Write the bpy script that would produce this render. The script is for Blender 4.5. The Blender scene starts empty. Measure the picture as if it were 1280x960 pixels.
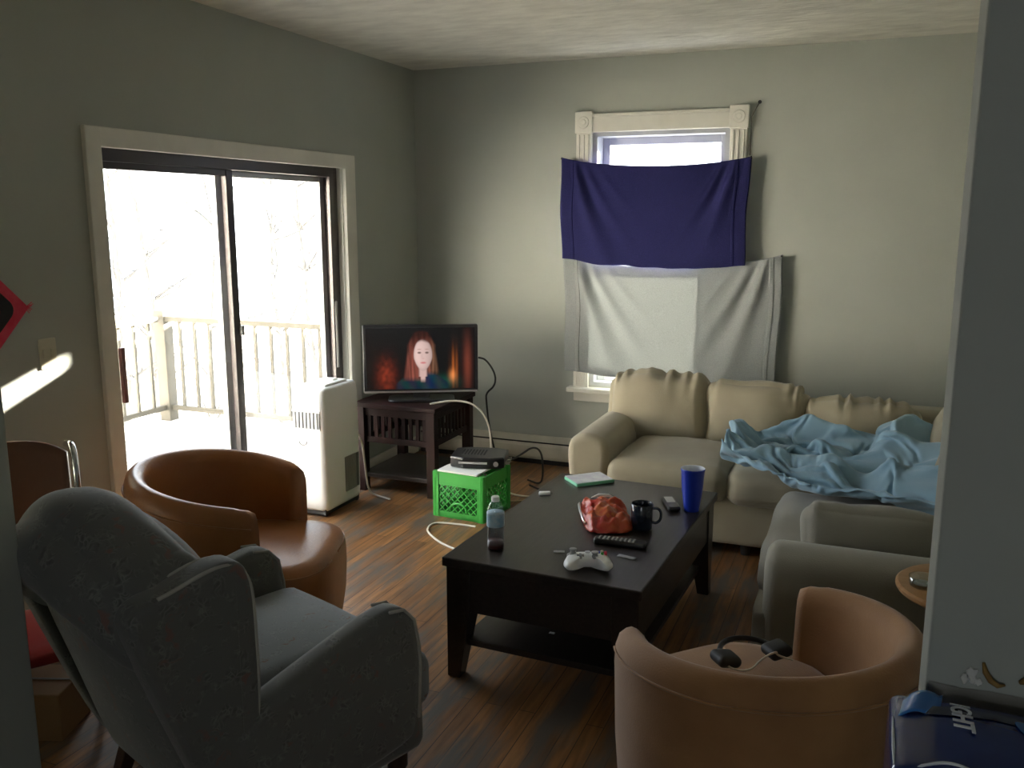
import bpy, bmesh, math, random
from mathutils import Vector, Matrix, noise
random.seed(7)
PI = math.pi
R = math.radians
SC = bpy.context.scene
COL = SC.collection

# ------------------------------------------------------------------ materials
def new_mat(name):
    m = bpy.data.materials.new(name); m.use_nodes = True
    nt = m.node_tree; nt.nodes.clear()
    out = nt.nodes.new('ShaderNodeOutputMaterial')
    return m, nt, out
def pbr(name, col, rough=0.6, metal=0.0, col2=None, scale=20.0, detail=4.0, bump=0.0, bscale=None, spec=0.5, coat=0.0,
        trans=0.0, sheen=0.0, lo=0.35, hi=0.65, stretch=(1, 1, 1)):
    m, nt, out = new_mat(name)
    b = nt.nodes.new('ShaderNodeBsdfPrincipled')
    b.inputs['Roughness'].default_value = rough; b.inputs['Metallic'].default_value = metal
    b.inputs['Specular IOR Level'].default_value = spec
    b.inputs['Coat Weight'].default_value = coat
    b.inputs['Transmission Weight'].default_value = trans
    b.inputs['Sheen Weight'].default_value = sheen
    b.inputs['Base Color'].default_value = (*col, 1)
    tc = nt.nodes.new('ShaderNodeTexCoord'); mp = nt.nodes.new('ShaderNodeMapping')
    mp.inputs['Scale'].default_value = stretch
    nt.links.new(tc.outputs['Object'], mp.inputs['Vector'])
    if col2:
        n = nt.nodes.new('ShaderNodeTexNoise'); n.inputs['Scale'].default_value = scale; n.inputs['Detail'].default_value = detail
        nt.links.new(mp.outputs[0], n.inputs['Vector'])
        r = nt.nodes.new('ShaderNodeValToRGB')
        r.color_ramp.elements[0].position = lo; r.color_ramp.elements[0].color = (*col, 1)
        r.color_ramp.elements[1].position = hi; r.color_ramp.elements[1].color = (*col2, 1)
        nt.links.new(n.outputs['Fac'], r.inputs['Fac']); nt.links.new(r.outputs['Color'], b.inputs['Base Color'])
    if bump:
        n2 = nt.nodes.new('ShaderNodeTexNoise'); n2.inputs['Scale'].default_value = bscale or scale * 4; n2.inputs['Detail'].default_value = 3
        nt.links.new(mp.outputs[0], n2.inputs['Vector'])
        bp = nt.nodes.new('ShaderNodeBump'); bp.inputs['Strength'].default_value = bump; bp.inputs['Distance'].default_value = 0.01
        nt.links.new(n2.outputs['Fac'], bp.inputs['Height']); nt.links.new(bp.outputs['Normal'], b.inputs['Normal'])
    nt.links.new(b.outputs[0], out.inputs['Surface'])
    return m
def emit_attr(name, strength):
    m, nt, out = new_mat(name)
    a = nt.nodes.new('ShaderNodeAttribute'); a.attribute_name = 'Col'
    e = nt.nodes.new('ShaderNodeEmission'); e.inputs['Strength'].default_value = strength
    g = nt.nodes.new('ShaderNodeBsdfGlossy'); g.inputs['Roughness'].default_value = .25; g.inputs['Color'].default_value = (.04, .04, .04, 1)
    ad = nt.nodes.new('ShaderNodeAddShader')
    nt.links.new(a.outputs['Color'], e.inputs['Color']); nt.links.new(e.outputs[0], ad.inputs[0]); nt.links.new(g.outputs[0], ad.inputs[1])
    nt.links.new(ad.outputs[0], out.inputs['Surface'])
    return m
def attr_mat(name, rough=.4):
    m, nt, out = new_mat(name)
    a = nt.nodes.new('ShaderNodeAttribute'); a.attribute_name = 'Col'
    b = nt.nodes.new('ShaderNodeBsdfPrincipled'); b.inputs['Roughness'].default_value = rough
    nt.links.new(a.outputs['Color'], b.inputs['Base Color']); nt.links.new(b.outputs[0], out.inputs['Surface'])
    return m
def pane_mat(name, tint=(1, 1, 1), gl=.06):
    m, nt, out = new_mat(name)
    t = nt.nodes.new('ShaderNodeBsdfTransparent'); t.inputs['Color'].default_value = (*tint, 1)
    g = nt.nodes.new('ShaderNodeBsdfGlossy'); g.inputs['Roughness'].default_value = .02
    mx = nt.nodes.new('ShaderNodeMixShader'); mx.inputs['Fac'].default_value = gl
    nt.links.new(t.outputs[0], mx.inputs[1]); nt.links.new(g.outputs[0], mx.inputs[2]); nt.links.new(mx.outputs[0], out.inputs['Surface'])
    return m
def cloth_mat(name, col, col2, translucency, scale=6, weave=900):
    m, nt, out = new_mat(name)
    tc = nt.nodes.new('ShaderNodeTexCoord')
    n = nt.nodes.new('ShaderNodeTexNoise'); n.inputs['Scale'].default_value = 220; n.inputs['Detail'].default_value = 2
    nt.links.new(tc.outputs['Object'], n.inputs['Vector'])
    r = nt.nodes.new('ShaderNodeValToRGB')
    r.color_ramp.elements[0].position = .3; r.color_ramp.elements[0].color = (*col, 1)
    r.color_ramp.elements[1].position = .7; r.color_ramp.elements[1].color = (*col2, 1)
    nt.links.new(n.outputs['Fac'], r.inputs['Fac'])
    bp = nt.nodes.new('ShaderNodeBump'); bp.inputs['Strength'].default_value = .4; bp.inputs['Distance'].default_value = .004
    nt.links.new(n.outputs['Fac'], bp.inputs['Height'])
    d = nt.nodes.new('ShaderNodeBsdfDiffuse'); t = nt.nodes.new('ShaderNodeBsdfTranslucent')
    for s in (d, t):
        nt.links.new(r.outputs['Color'], s.inputs['Color']); nt.links.new(bp.outputs['Normal'], s.inputs['Normal'])
    mx = nt.nodes.new('ShaderNodeMixShader'); mx.inputs['Fac'].default_value = translucency
    nt.links.new(d.outputs[0], mx.inputs[1]); nt.links.new(t.outputs[0], mx.inputs[2]); nt.links.new(mx.outputs[0], out.inputs['Surface'])
    return m
def floor_mat():
    m, nt, out = new_mat('worn_wood_floor')
    N = nt.nodes.new; L = nt.links.new
    tc = N('ShaderNodeTexCoord')
    mp = N('ShaderNodeMapping'); mp.inputs['Rotation'].default_value = (0, 0, R(90))
    L(tc.outputs['Object'], mp.inputs['Vector'])
    br = N('ShaderNodeTexBrick'); br.inputs['Scale'].default_value = 1.0
    br.inputs['Brick Width'].default_value = 1.3; br.inputs['Row Height'].default_value = .06
    br.inputs['Mortar Size'].default_value = .0016; br.inputs['Mortar Smooth'].default_value = .2
    br.inputs['Color1'].default_value = (.27, .128, .044, 1); br.inputs['Color2'].default_value = (.17, .076, .025, 1)
    br.inputs['Mortar'].default_value = (.025, .014, .008, 1); br.offset = .37
    L(mp.outputs[0], br.inputs['Vector'])
    mg = N('ShaderNodeMapping'); mg.inputs['Scale'].default_value = (28, 2.2, 1); L(tc.outputs['Object'], mg.inputs['Vector'])
    gr = N('ShaderNodeTexNoise'); gr.inputs['Scale'].default_value = 1.6; gr.inputs['Detail'].default_value = 6; L(mg.outputs[0], gr.inputs['Vector'])
    rg = N('ShaderNodeMapRange'); rg.inputs['From Min'].default_value = .3; rg.inputs['From Max'].default_value = .7
    rg.inputs['To Min'].default_value = .55; rg.inputs['To Max'].default_value = 1.35; L(gr.outputs['Fac'], rg.inputs['Value'])
    mu = N('ShaderNodeMix'); mu.data_type = 'RGBA'; mu.blend_type = 'MULTIPLY'; mu.inputs['Factor'].default_value = 1
    L(br.outputs['Color'], mu.inputs['A']); L(rg.outputs['Result'], mu.inputs['B'])
    # worn grey patches that follow the boards
    mw = N('ShaderNodeMapping'); mw.inputs['Scale'].default_value = (6.5, 1.1, 1); L(tc.outputs['Object'], mw.inputs['Vector'])
    wn = N('ShaderNodeTexNoise'); wn.inputs['Scale'].default_value = 1.5; wn.inputs['Detail'].default_value = 5; wn.inputs['Roughness'].default_value = .65; L(mw.outputs[0], wn.inputs['Vector'])
    wr = N('ShaderNodeValToRGB'); wr.color_ramp.elements[0].position = .46; wr.color_ramp.elements[1].position = .62; L(wn.outputs['Fac'], wr.inputs['Fac'])
    mx = N('ShaderNodeMix'); mx.data_type = 'RGBA'; mx.inputs['B'].default_value = (.10, .085, .07, 1)
    L(wr.outputs['Color'], mx.inputs['Factor']); L(mu.outputs['Result'], mx.inputs['A'])
    b = N('ShaderNodeBsdfPrincipled'); b.inputs['Roughness'].default_value = .42; b.inputs['Specular IOR Level'].default_value = .35
    L(mx.outputs['Result'], b.inputs['Base Color'])
    bp = N('ShaderNodeBump'); bp.inputs['Strength'].default_value = .35; bp.inputs['Distance'].default_value = .004
    L(gr.outputs['Fac'], bp.inputs['Height']); L(bp.outputs['Normal'], b.inputs['Normal'])
    L(b.outputs[0], out.inputs['Surface'])
    return m
def floral_mat(name, dark, mid, pale, scale=9):
    m, nt, out = new_mat(name)
    N = nt.nodes.new; L = nt.links.new
    tc = N('ShaderNodeTexCoord')
    n0 = N('ShaderNodeTexNoise'); n0.inputs['Scale'].default_value = scale; n0.inputs['Detail'].default_value = 2; L(tc.outputs['Object'], n0.inputs['Vector'])
    ad = N('ShaderNodeMix'); ad.data_type = 'RGBA'; ad.inputs['Factor'].default_value = .12
    L(tc.outputs['Object'], ad.inputs['A']); L(n0.outputs['Color'], ad.inputs['B'])
    v = N('ShaderNodeTexVoronoi'); v.inputs['Scale'].default_value = scale * 3.2; v.feature = 'DISTANCE_TO_EDGE'; L(ad.outputs['Result'], v.inputs['Vector'])
    r = N('ShaderNodeValToRGB'); e = r.color_ramp.elements
    e[0].position = .02; e[0].color = (*pale, 1); e[1].position = .12; e[1].color = (*mid, 1)
    x = e.new(.34); x.color = (*dark, 1)
    L(v.outputs['Distance'], r.inputs['Fac'])
    n1 = N('ShaderNodeTexNoise'); n1.inputs['Scale'].default_value = scale * 1.4; n1.inputs['Detail'].default_value = 4; L(tc.outputs['Object'], n1.inputs['Vector'])
    r1 = N('ShaderNodeValToRGB'); r1.color_ramp.elements[0].position = .5; r1.color_ramp.elements[1].position = .63; L(n1.outputs['Fac'], r1.inputs['Fac'])
    mx = N('ShaderNodeMix'); mx.data_type = 'RGBA'; mx.inputs['A'].default_value = (*mid, 1)
    L(r1.outputs['Color'], mx.inputs['Factor']); L(r.outputs['Color'], mx.inputs['B'])
    # sparse warm flowers
    n2 = N('ShaderNodeTexNoise'); n2.inputs['Scale'].default_value = scale * 1.1; L(ad.outputs['Result'], n2.inputs['Vector'])
    r2 = N('ShaderNodeValToRGB'); r2.color_ramp.elements[0].position = .64; r2.color_ramp.elements[1].position = .7; L(n2.outputs['Fac'], r2.inputs['Fac'])
    m2 = N('ShaderNodeMix'); m2.data_type = 'RGBA'; m2.inputs['B'].default_value = (.16, .09, .07, 1)
    L(r2.outputs['Color'], m2.inputs['Factor']); L(mx.outputs['Result'], m2.inputs['A'])
    b = N('ShaderNodeBsdfPrincipled'); b.inputs['Roughness'].default_value = .85; b.inputs['Sheen Weight'].default_value = .25
    L(m2.outputs['Result'], b.inputs['Base Color']); L(b.outputs[0], out.inputs['Surface'])
    return m

WALLC = (.40, .415, .36)
M = dict(
    wall=pbr('grey_green_wall_paint', (.37, .385, .338), .75, col2=(.39, .405, .357), scale=3, bump=.06, bscale=60),
    ceiling=pbr('textured_ceiling_plaster', (.60, .58, .51), .9, col2=(.72, .70, .62), scale=5, detail=6, bump=.9, bscale=9, stretch=(1, 2.2, 1)),
    floor=floor_mat(),
    white_trim=pbr('white_trim_paint', (.72, .70, .62), .45, col2=(.66, .64, .56), scale=7),
    alu=pbr('pale_aluminium', (.42, .41, .40), .4, .6),  # its pale grey carries reflected daylight on the fixed door panel
    bronze=pbr('dark_bronze_frame', (.045, .036, .034), .35, .3),
    glass=pane_mat('window_glass'),
    heater=pbr('heater_enamel', (.50, .47, .39), .5, col2=(.42, .39, .32), scale=9),
    dark_gap=pbr('dark_gap', (.01, .01, .01), .8),
    leather=pbr('tan_leather', (.35, .138, .042), .36, col2=(.26, .098, .028), scale=4, bump=.10, bscale=90, spec=.5),
    suede=pbr('tan_suede', (.36, .178, .062), .75, col2=(.27, .125, .040), scale=5, bump=.1, bscale=200, sheen=.3),
    plinth=pbr('black_plinth', (.02, .018, .016), .6),
    floral=floral_mat('grey_floral_upholstery', (.070, .070, .060), (.108, .108, .096), (.165, .165, .145), 17),
    floral_seat=floral_mat('grey_seat_upholstery', (.12, .135, .145), (.16, .175, .185), (.20, .215, .22), 24),
    piping=pbr('pale_piping', (.34, .33, .29), .7),
    dark_wood=pbr('dark_carved_wood', (.04, .022, .014), .35),
    espresso=pbr('espresso_wood', (.020, .015, .012), .3, col2=(.030, .023, .019), scale=6, stretch=(14, 1, 14), spec=.45, bump=.03),
    mahogany=pbr('dark_mahogany', (.022, .007, .006), .5, spec=.12, col2=(.012, .006, .005), scale=7, stretch=(1, 1, .2)),
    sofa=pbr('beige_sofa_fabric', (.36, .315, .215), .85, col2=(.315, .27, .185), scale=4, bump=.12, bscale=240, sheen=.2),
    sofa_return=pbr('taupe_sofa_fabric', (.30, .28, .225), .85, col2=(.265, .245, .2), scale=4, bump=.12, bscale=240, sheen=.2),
    comforter=pbr('pale_blue_quilt', (.20, .335, .42), .8, col2=(.24, .37, .45), scale=5, bump=.1, bscale=120, sheen=.3),
    navy=cloth_mat('navy_towel', (.016, .016, .062), (.026, .026, .092), .05),
    grey_towel=cloth_mat('grey_towel', (.30, .315, .31), (.37, .39, .38), .21),
    towel_band=cloth_mat('grey_towel_band', (.30, .31, .30), (.38, .39, .375), .12),
    crate=pbr('green_plastic', (.028, .29, .036), .38, spec=.5),
    white_plastic=pbr('white_plastic', (.86, .86, .84), .35),
    grey_plastic=pbr('grey_plastic', (.30, .30, .29), .45),
    vent_dark=pbr('vent_dark', (.12, .12, .12), .6),
    black=pbr('black_plastic', (.012, .012, .013), .3),
    black_matte=pbr('black_rubber', (.015, .015, .016), .6),
    silver=pbr('silver_trim', (.5, .5, .5), .3, .8),
    chrome=pbr('chrome', (.7, .7, .7), .15, 1.0),
    tv=emit_attr('tv_picture', 0.50),
    cable_white=pbr('white_cable', (.62, .58, .50), .5),
    cable_black=pbr('black_cable', (.015, .015, .015), .5),
    cable_brown=pbr('tan_cable', (.30, .21, .12), .6),
    paper=pbr('white_paper', (.75, .75, .72), .7),
    bottle=pane_mat('clear_plastic', (.93, .96, .97), .13),
    water=pane_mat('bottled_water', (.86, .90, .92), .05),
    label=pbr('blue_label', (.22, .42, .55), .5, col2=(.45, .55, .60), scale=40),
    cola=pbr('dark_reddish_label', (.10, .025, .02), .45),
    cup_blue=pbr('blue_cup_plastic', (.012, .035, .36), .3),
    cup_in=pbr('white_cup_lining', (.7, .72, .78), .4),
    mug=pbr('dark_navy_ceramic', (.012, .018, .03), .2, coat=.4),
    bag=pbr('red_foil_bag', (.42, .02, .016), .38, col2=(.50, .09, .02), scale=14, bump=.6, bscale=35),
    foil=pbr('silver_foil', (.75, .72, .70), .28, .7),
    orange=pbr('orange_print', (.55, .15, .03), .4, col2=(.42, .05, .02), scale=60),
    green_case=pbr('pale_green_case', (.22, .62, .36), .35),
    cover=pbr('pale_cover_sheet', (.66, .62, .68), .5, col2=(.80, .80, .80), scale=30),
    table_top_tan=pbr('honey_wood', (.42, .22, .09), .4, col2=(.34, .165, .06), scale=4, stretch=(1, 8, 1)),
    clear_glass=pane_mat('ashtray_glass', (.85, .9, .88), .2),
    red=pbr('red_felt', (.62, .02, .06), .7, col2=(.66, .06, .10), scale=30),
    black_felt=pbr('black_felt', (.02, .02, .022), .8),
    ivory=pbr('ivory_plate', (.52, .50, .38), .45),
    brown_back=pbr('brown_vinyl', (.13, .05, .022), .35, col2=(.09, .035, .016), scale=4),
    red_vinyl=pbr('red_vinyl', (.28, .02, .02), .4),
    tan_board=pbr('tan_cardboard', (.38, .24, .12), .7),
    box_blue=pbr('glossy_blue_carton', (.010, .026, .15), .22, col2=(.014, .045, .24), scale=5, coat=.5),
    box_light=pbr('bright_blue_print', (.035, .20, .55), .25, coat=.5),
    box_dark=pbr('blue_black_print', (.006, .010, .04), .25, coat=.5),
    white_print=pbr('white_print', (.75, .78, .82), .4),
    door_handle=pbr('reddish_wood_handle', (.16, .05, .035), .4),
    deck=pbr('weathered_deck_boards', (.50, .47, .42), .75, col2=(.36, .34, .31), scale=3, stretch=(1, 9, 1)),
    rail=pbr('weathered_rail_wood', (.10, .088, .066), .75, col2=(.12, .105, .08), scale=5),
    bark=pbr('pale_bark', (.085, .08, .075), .9, col2=(.12, .115, .11), scale=8),
    ground=pbr('pale_winter_ground', (.60, .57, .50), .95, col2=(.72, .70, .64), scale=.6),
    plaster=pbr('bare_plaster', (.60, .59, .55), .9, col2=(.5, .48, .43), scale=30),
    torn=pbr('torn_brown_paper', (.34, .21, .06), .8, col2=(.22, .12, .03), scale=40),
    lower_wall=pbr('unpainted_wall_board', (.27, .255, .215), .85, col2=(.22, .21, .18), scale=8),
    string=pbr('thin_string', (.08, .07, .06), .8),
    bounce_siding=pbr('bounce_siding', (.82, .81, .78), .7), roofing=pbr('grey_roofing', (.12, .12, .12), .9),
    sash_paint=pbr('aged_sash_paint', (.42, .43, .44), .5, col2=(.36, .37, .38), scale=8),
    siding=pbr('sun_blocker_siding', (.6, .6, .58), .7),
)

# ------------------------------------------------------------------ mesh builder
class MB:
    def __init__(s): s.v = []; s.f = []
    def add(s, v, f, mtx=None):
        o = len(s.v)
        s.v += [tuple(mtx @ Vector(p)) if mtx else tuple(p) for p in v]
        s.f += [tuple(i + o for i in q) for q in f]
        return s
    def box(s, x0, x1, y0, y1, z0, z1, mtx=None):
        v = [(x0, y0, z0), (x1, y0, z0), (x1, y1, z0), (x0, y1, z0), (x0, y0, z1), (x1, y0, z1), (x1, y1, z1), (x0, y1, z1)]
        return s.add(v, [(0, 3, 2, 1), (4, 5, 6, 7), (0, 1, 5, 4), (1, 2, 6, 5), (2, 3, 7, 6), (3, 0, 4, 7)], mtx)
    def bar(s, a, b, w, h=None, up=(0, 0, 1), w2=None, h2=None):
        a, b = Vector(a), Vector(b); h = h or w; w2 = w2 or w; h2 = h2 or h
        d = (b - a).normalized(); u = Vector(up)
        if abs(d.dot(u)) > .98: u = Vector((0, 1, 0))
        x = d.cross(u).normalized(); y = x.cross(d).normalized()
        v = []
        for p, ww, hh in ((a, w, h), (b, w2, h2)):
            for sx, sy in ((-1, -1), (1, -1), (1, 1), (-1, 1)): v.append(p + x * sx * ww / 2 + y * sy * hh / 2)
        return s.add(v, [(0, 3, 2, 1), (4, 5, 6, 7), (0, 1, 5, 4), (1, 2, 6, 5), (2, 3, 7, 6), (3, 0, 4, 7)])
    def tube(s, pts, r, n=10, closed=False, cap=True):
        pts = [Vector(p) for p in pts]; m = len(pts); rs = r if isinstance(r, (list, tuple)) else [r] * m
        v = []; f = []; prev = None
        for i, p in enumerate(pts):
            a = pts[(i - 1) % m] if (closed or i) else p; b = pts[(i + 1) % m] if (closed or i < m - 1) else p
            d = (b - a).normalized()
            if prev is None:
                u = Vector((0, 0, 1)) if abs(d.z) < .9 else Vector((1, 0, 0))
                x = d.cross(u).normalized()
            else:
                x = (prev - d * prev.dot(d)).normalized()
            prev = x; y = d.cross(x)
            for k in range(n):
                t = 2 * PI * k / n; v.append(p + (x * math.cos(t) + y * math.sin(t)) * rs[i])
        for i in range(m if closed else m - 1):
            j = (i + 1) % m
            for k in range(n): f.append((i * n + k, i * n + (k + 1) % n, j * n + (k + 1) % n, j * n + k))
        if not closed and cap: f += [tuple(range(n))[::-1], tuple((m - 1) * n + k for k in range(n))]
        return s.add(v, f)
    def lathe(s, prof, n=32, c=(0, 0, 0), closed=False, cap=True):
        v = []; f = []; m = len(prof)
        for r, z in prof:
            for k in range(n): v.append((c[0] + r * math.cos(2 * PI * k / n), c[1] + r * math.sin(2 * PI * k / n), c[2] + z))
        for i in range(m if closed else m - 1):
            j = (i + 1) % m
            for k in range(n): f.append((i * n + k, i * n + (k + 1) % n, j * n + (k + 1) % n, j * n + k))
        if not closed and cap:
            if prof[0][0] > 1e-6: f.append(tuple(range(n))[::-1])
            if prof[-1][0] > 1e-6: f.append(tuple((m - 1) * n + k for k in range(n)))
        return s.add(v, f)
    def grid(s, fn, nu, nv, mtx=None, wrap=False):
        v = [fn(i / nu, j / nv) for j in range(nv + 1) for i in range(nu + 1)]
        f = [(j * (nu + 1) + i, j * (nu + 1) + i + 1, (j + 1) * (nu + 1) + i + 1, (j + 1) * (nu + 1) + i) for j in range(nv) for i in range(nu)]
        return s.add(v, f, mtx)
    def loft(s, rings, cap=True):
        n = len(rings[0]); v = [p for r in rings for p in r]; f = []
        for i in range(len(rings) - 1):
            for k in range(n): f.append((i * n + k, i * n + (k + 1) % n, (i + 1) * n + (k + 1) % n, (i + 1) * n + k))
        if cap: f += [tuple(range(n))[::-1], tuple((len(rings) - 1) * n + k for k in range(n))]
        return s.add(v, f)
    def slab(s, poly, t0, t1, r=.01, axis='z', k=4):
        """rounded slab: a closed 2-D outline given thickness from t0 to t1 along an axis"""
        rings = []
        n = len(poly)
        ar = sum(poly[i][0] * poly[(i + 1) % n][1] - poly[(i + 1) % n][0] * poly[i][1] for i in range(n))
        sg = 1 if ar > 0 else -1
        nor = []
        for i in range(n):
            a, b, c = Vector(poly[i - 1]), Vector(poly[i]), Vector(poly[(i + 1) % n])
            e1 = (b - a); e2 = (c - b)
            e1 = e1.normalized() if e1.length > 1e-9 else e2.normalized(); e2 = e2.normalized() if e2.length > 1e-9 else e1
            t = (e1 + e2); t = t.normalized() if t.length > 1e-6 else e1
            nor.append(Vector((-t.y, t.x)) * sg)
        def ring(t, ins):
            o = []
            for i in range(n):
                p = Vector(poly[i]) + nor[i] * ins
                o.append({'z': (p.x, p.y, t), 'y': (p.x, t, p.y), 'x': (t, p.x, p.y)}[axis])
            return o
        for i in range(k + 1):
            a = PI / 2 * (1 - i / k); rings.append(ring(t0 + r * (1 - math.sin(a)), r * (1 - math.cos(a))))
        for i in range(k + 1):
            a = PI / 2 * i / k; rings.append(ring(t1 - r * (1 - math.sin(a)), r * (1 - math.cos(a))))
        rings.insert(0, ring(t0, r * 1.1)); rings.append(ring(t1, r * 1.1))
        return s.loft(rings)
    def pillow(s, outline, ht, hb, rings=8, p=2.2, c=None, z0=0.):
        """outline inflated up by ht and down by hb"""
        n = len(outline)
        c = Vector(c) if c else sum((Vector(q) for q in outline), Vector((0, 0))) / n
        o = len(s.v)
        def lay(sgn, h):
            L = []
            for i in range(1, rings):
                t = i / rings; q = t ** .8
                L.append([(c.x + (a - c.x) * q, c.y + (b - c.y) * q, z0 + sgn * h * (1 - q ** p) ** (1 / p)) for a, b in outline])
            return L
        top = lay(1, ht); bot = lay(-1, hb)
        v = [(c.x, c.y, z0 - hb)]
        allr = bot + [[(a, b, z0) for a, b in outline]] + top[::-1]
        for r in allr: v += r
        v.append((c.x, c.y, z0 + ht))
        f = []
        for k in range(n): f.append((0, 1 + (k + 1) % n, 1 + k))
        m = len(allr)
        for i in range(m - 1):
            for k in range(n): f.append((1 + i * n + k, 1 + i * n + (k + 1) % n, 1 + (i + 1) * n + (k + 1) % n, 1 + (i + 1) * n + k))
        e = 1 + (m - 1) * n; l = len(v) - 1
        for k in range(n): f.append((e + k, e + (k + 1) % n, l))
        return s.add(v, f)
    def cushion(s, size, r=.06, puff=(0, 0, .03), n=18, wr=.006, seed=0, mtx=None, deform=None, wscale=7, gather=0.):
        """soft rounded box centred on the origin"""
        hx, hy, hz = size[0] / 2, size[1] / 2, size[2] / 2
        idx = {}; v = []; f = []
        def key(p): return tuple(round(c, 5) for c in p)
        def put(p):
            k = key(p)
            if k in idx: return idx[k]
            X, Y, Z = (math.copysign(abs(c) ** .7, c) for c in p)
            q = Vector((X * hx, Y * hy, Z * hz)); rr = min(r, hx, hy, hz)
            inn = Vector((max(-hx + rr, min(hx - rr, q.x)), max(-hy + rr, min(hy - rr, q.y)), max(-hz + rr, min(hz - rr, q.z))))
            d = q - inn
            if d.length > 1e-9: q = inn + d.normalized() * rr
            nr = d.normalized() if d.length > 1e-9 else Vector((0, 0, 0))
            q.x += math.copysign(puff[0], X) * (abs(X) ** 3) * (1 - Y * Y) * (1 - Z * Z)
            q.y += math.copysign(puff[1], Y) * (abs(Y) ** 3) * (1 - X * X) * (1 - Z * Z)
            q.z += math.copysign(puff[2], Z) * (abs(Z) ** 3) * (1 - X * X) * (1 - Y * Y)
            w = noise.noise(Vector((q.x * wscale + seed, q.y * wscale, q.z * wscale))) * wr
            if gather:
                w += gather * max(0, Z) ** 2 * math.sin(q.x * 95 + 3 * noise.noise(Vector((q.x * 9 + seed, 0, 0)))) * max(0, noise.noise(Vector((q.x * 7, seed, q.z * 3))) + .35)
            q += nr * w
            if deform: q = Vector(deform(q))
            idx[k] = len(v); v.append(q); return idx[k]
        g = [-1 + 2 * i / n for i in range(n + 1)]
        for ax in range(3):
            for sg in (-1, 1):
                for i in range(n):
                    for j in range(n):
                        qd = []
                        for a, b in ((g[i], g[j]), (g[i + 1], g[j]), (g[i + 1], g[j + 1]), (g[i], g[j + 1])):
                            p = [0, 0, 0]; p[ax] = sg; p[(ax + 1) % 3] = a; p[(ax + 2) % 3] = b
                            qd.append(put(p))
                        f.append(tuple(qd) if sg > 0 else tuple(qd[::-1]))
        return s.add(v, f, mtx)
    def build(s, name, mat, parent=None, smooth=False, bevel=0, solid=0, sub=0):
        me = bpy.data.meshes.new(name)
        me.from_pydata([tuple(p) for p in s.v], [], s.f)
        bm = bmesh.new(); bm.from_mesh(me)
        bmesh.ops.recalc_face_normals(bm, faces=bm.faces); bm.to_mesh(me); bm.free()
        me.materials.append(mat)
        if smooth:
            for p in me.polygons: p.use_smooth = True
        o = bpy.data.objects.new(name, me); COL.objects.link(o)
        if parent: o.parent = parent
        if bevel:
            b = o.modifiers.new('bevel', 'BEVEL'); b.width = bevel; b.segments = 2; b.limit_method = 'ANGLE'; b.angle_limit = R(40)
        if solid:
            b = o.modifiers.new('thick', 'SOLIDIFY'); b.thickness = solid; b.offset = 0
        if sub:
            b = o.modifiers.new('sub', 'SUBSURF'); b.levels = sub; b.render_levels = sub
        return o

def smooth_poly(poly, it=2, closed=True):
    for _ in range(it):
        o = []; n = len(poly)
        if not closed: o.append(poly[0])
        for i in range(n if closed else n - 1):
            a, b = poly[i], poly[(i + 1) % n]
            o.append(tuple(.75 * p + .25 * q for p, q in zip(a, b))); o.append(tuple(.25 * p + .75 * q for p, q in zip(a, b)))
        if not closed: o.append(poly[-1])
        poly = o
    return poly
def rrect(w, h, r, k=5, cx=0, cy=0):
    o = []
    for sx, sy, a0 in ((1, 1, 0), (-1, 1, 90), (-1, -1, 180), (1, -1, 270)):
        for i in range(k + 1):
            a = R(a0 + 90 * i / k); o.append((cx + sx * (w / 2 - r) + r * math.cos(a), cy + sy * (h / 2 - r) + r * math.sin(a)))
    return o
def tag(o, label=None, cat=None, group=None, kind=None):
    if label: o['label'] = label
    if cat: o['category'] = cat
    if group: o['group'] = group
    if kind: o['kind'] = kind
    return o
def thing(name, label, cat, loc=(0, 0, 0), rz=0, group=None):
    o = bpy.data.objects.new(name, None); COL.objects.link(o); o.empty_display_size = .05
    o.location = loc; o.rotation_euler = (0, 0, rz)
    return tag(o, label, cat, group)
def struct(o, label=None): return tag(o, label, kind='structure')
def T(x, y, z): return Matrix.Translation((x, y, z))
def RX(a): return Matrix.Rotation(a, 4, 'X')
def RY(a): return Matrix.Rotation(a, 4, 'Y')
def RZ(a): return Matrix.Rotation(a, 4, 'Z')

# ------------------------------------------------------------------ room shell
XL, YB, ZC = -2.95, 5.576, 2.609          # left wall, back wall, ceiling
XR, Y1, YR = 0.95, 1.30, -2.4             # right wall, partition, rear wall of the near room
XR2 = 1.7
WT = .16
struct(MB().box(XL - .02, XR2 + .2, YR - .2, YB + .02, -.12, 0).build('floor', M['floor']))
struct(MB().box(XL - .2, XR2 + .2, YR - .2, YB + .25, ZC, ZC + .15).build('ceiling', M['ceiling']))
# left wall with the sliding-door opening
DY0, DY1, DZ = 2.84, 4.66, 1.93
b = MB()
b.box(XL - WT, XL, YR - .2, DY0, 0, ZC); b.box(XL - WT, XL, DY1, YB + .2, 0, ZC); b.box(XL - WT, XL, DY0, DY1, DZ, ZC)
struct(b.build('wall_left', M['wall']))
# back wall with the window opening
WX0, WX1, WZ0, WZ1 = -1.69, -.85, .56, 2.165
b = MB(); BW = .24
b.box(XL, WX0, YB, YB + BW, 0, ZC); b.box(WX1, XR + .2, YB, YB + BW, 0, ZC)
b.box(WX0, WX1, YB, YB + BW, 0, WZ0); b.box(WX0, WX1, YB, YB + BW, WZ1, ZC)
struct(b.build('wall_back', M['wall']))
struct(MB().box(XR, XR + .15, Y1, YB, 0, ZC).build('wall_right', M['wall']))
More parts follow.
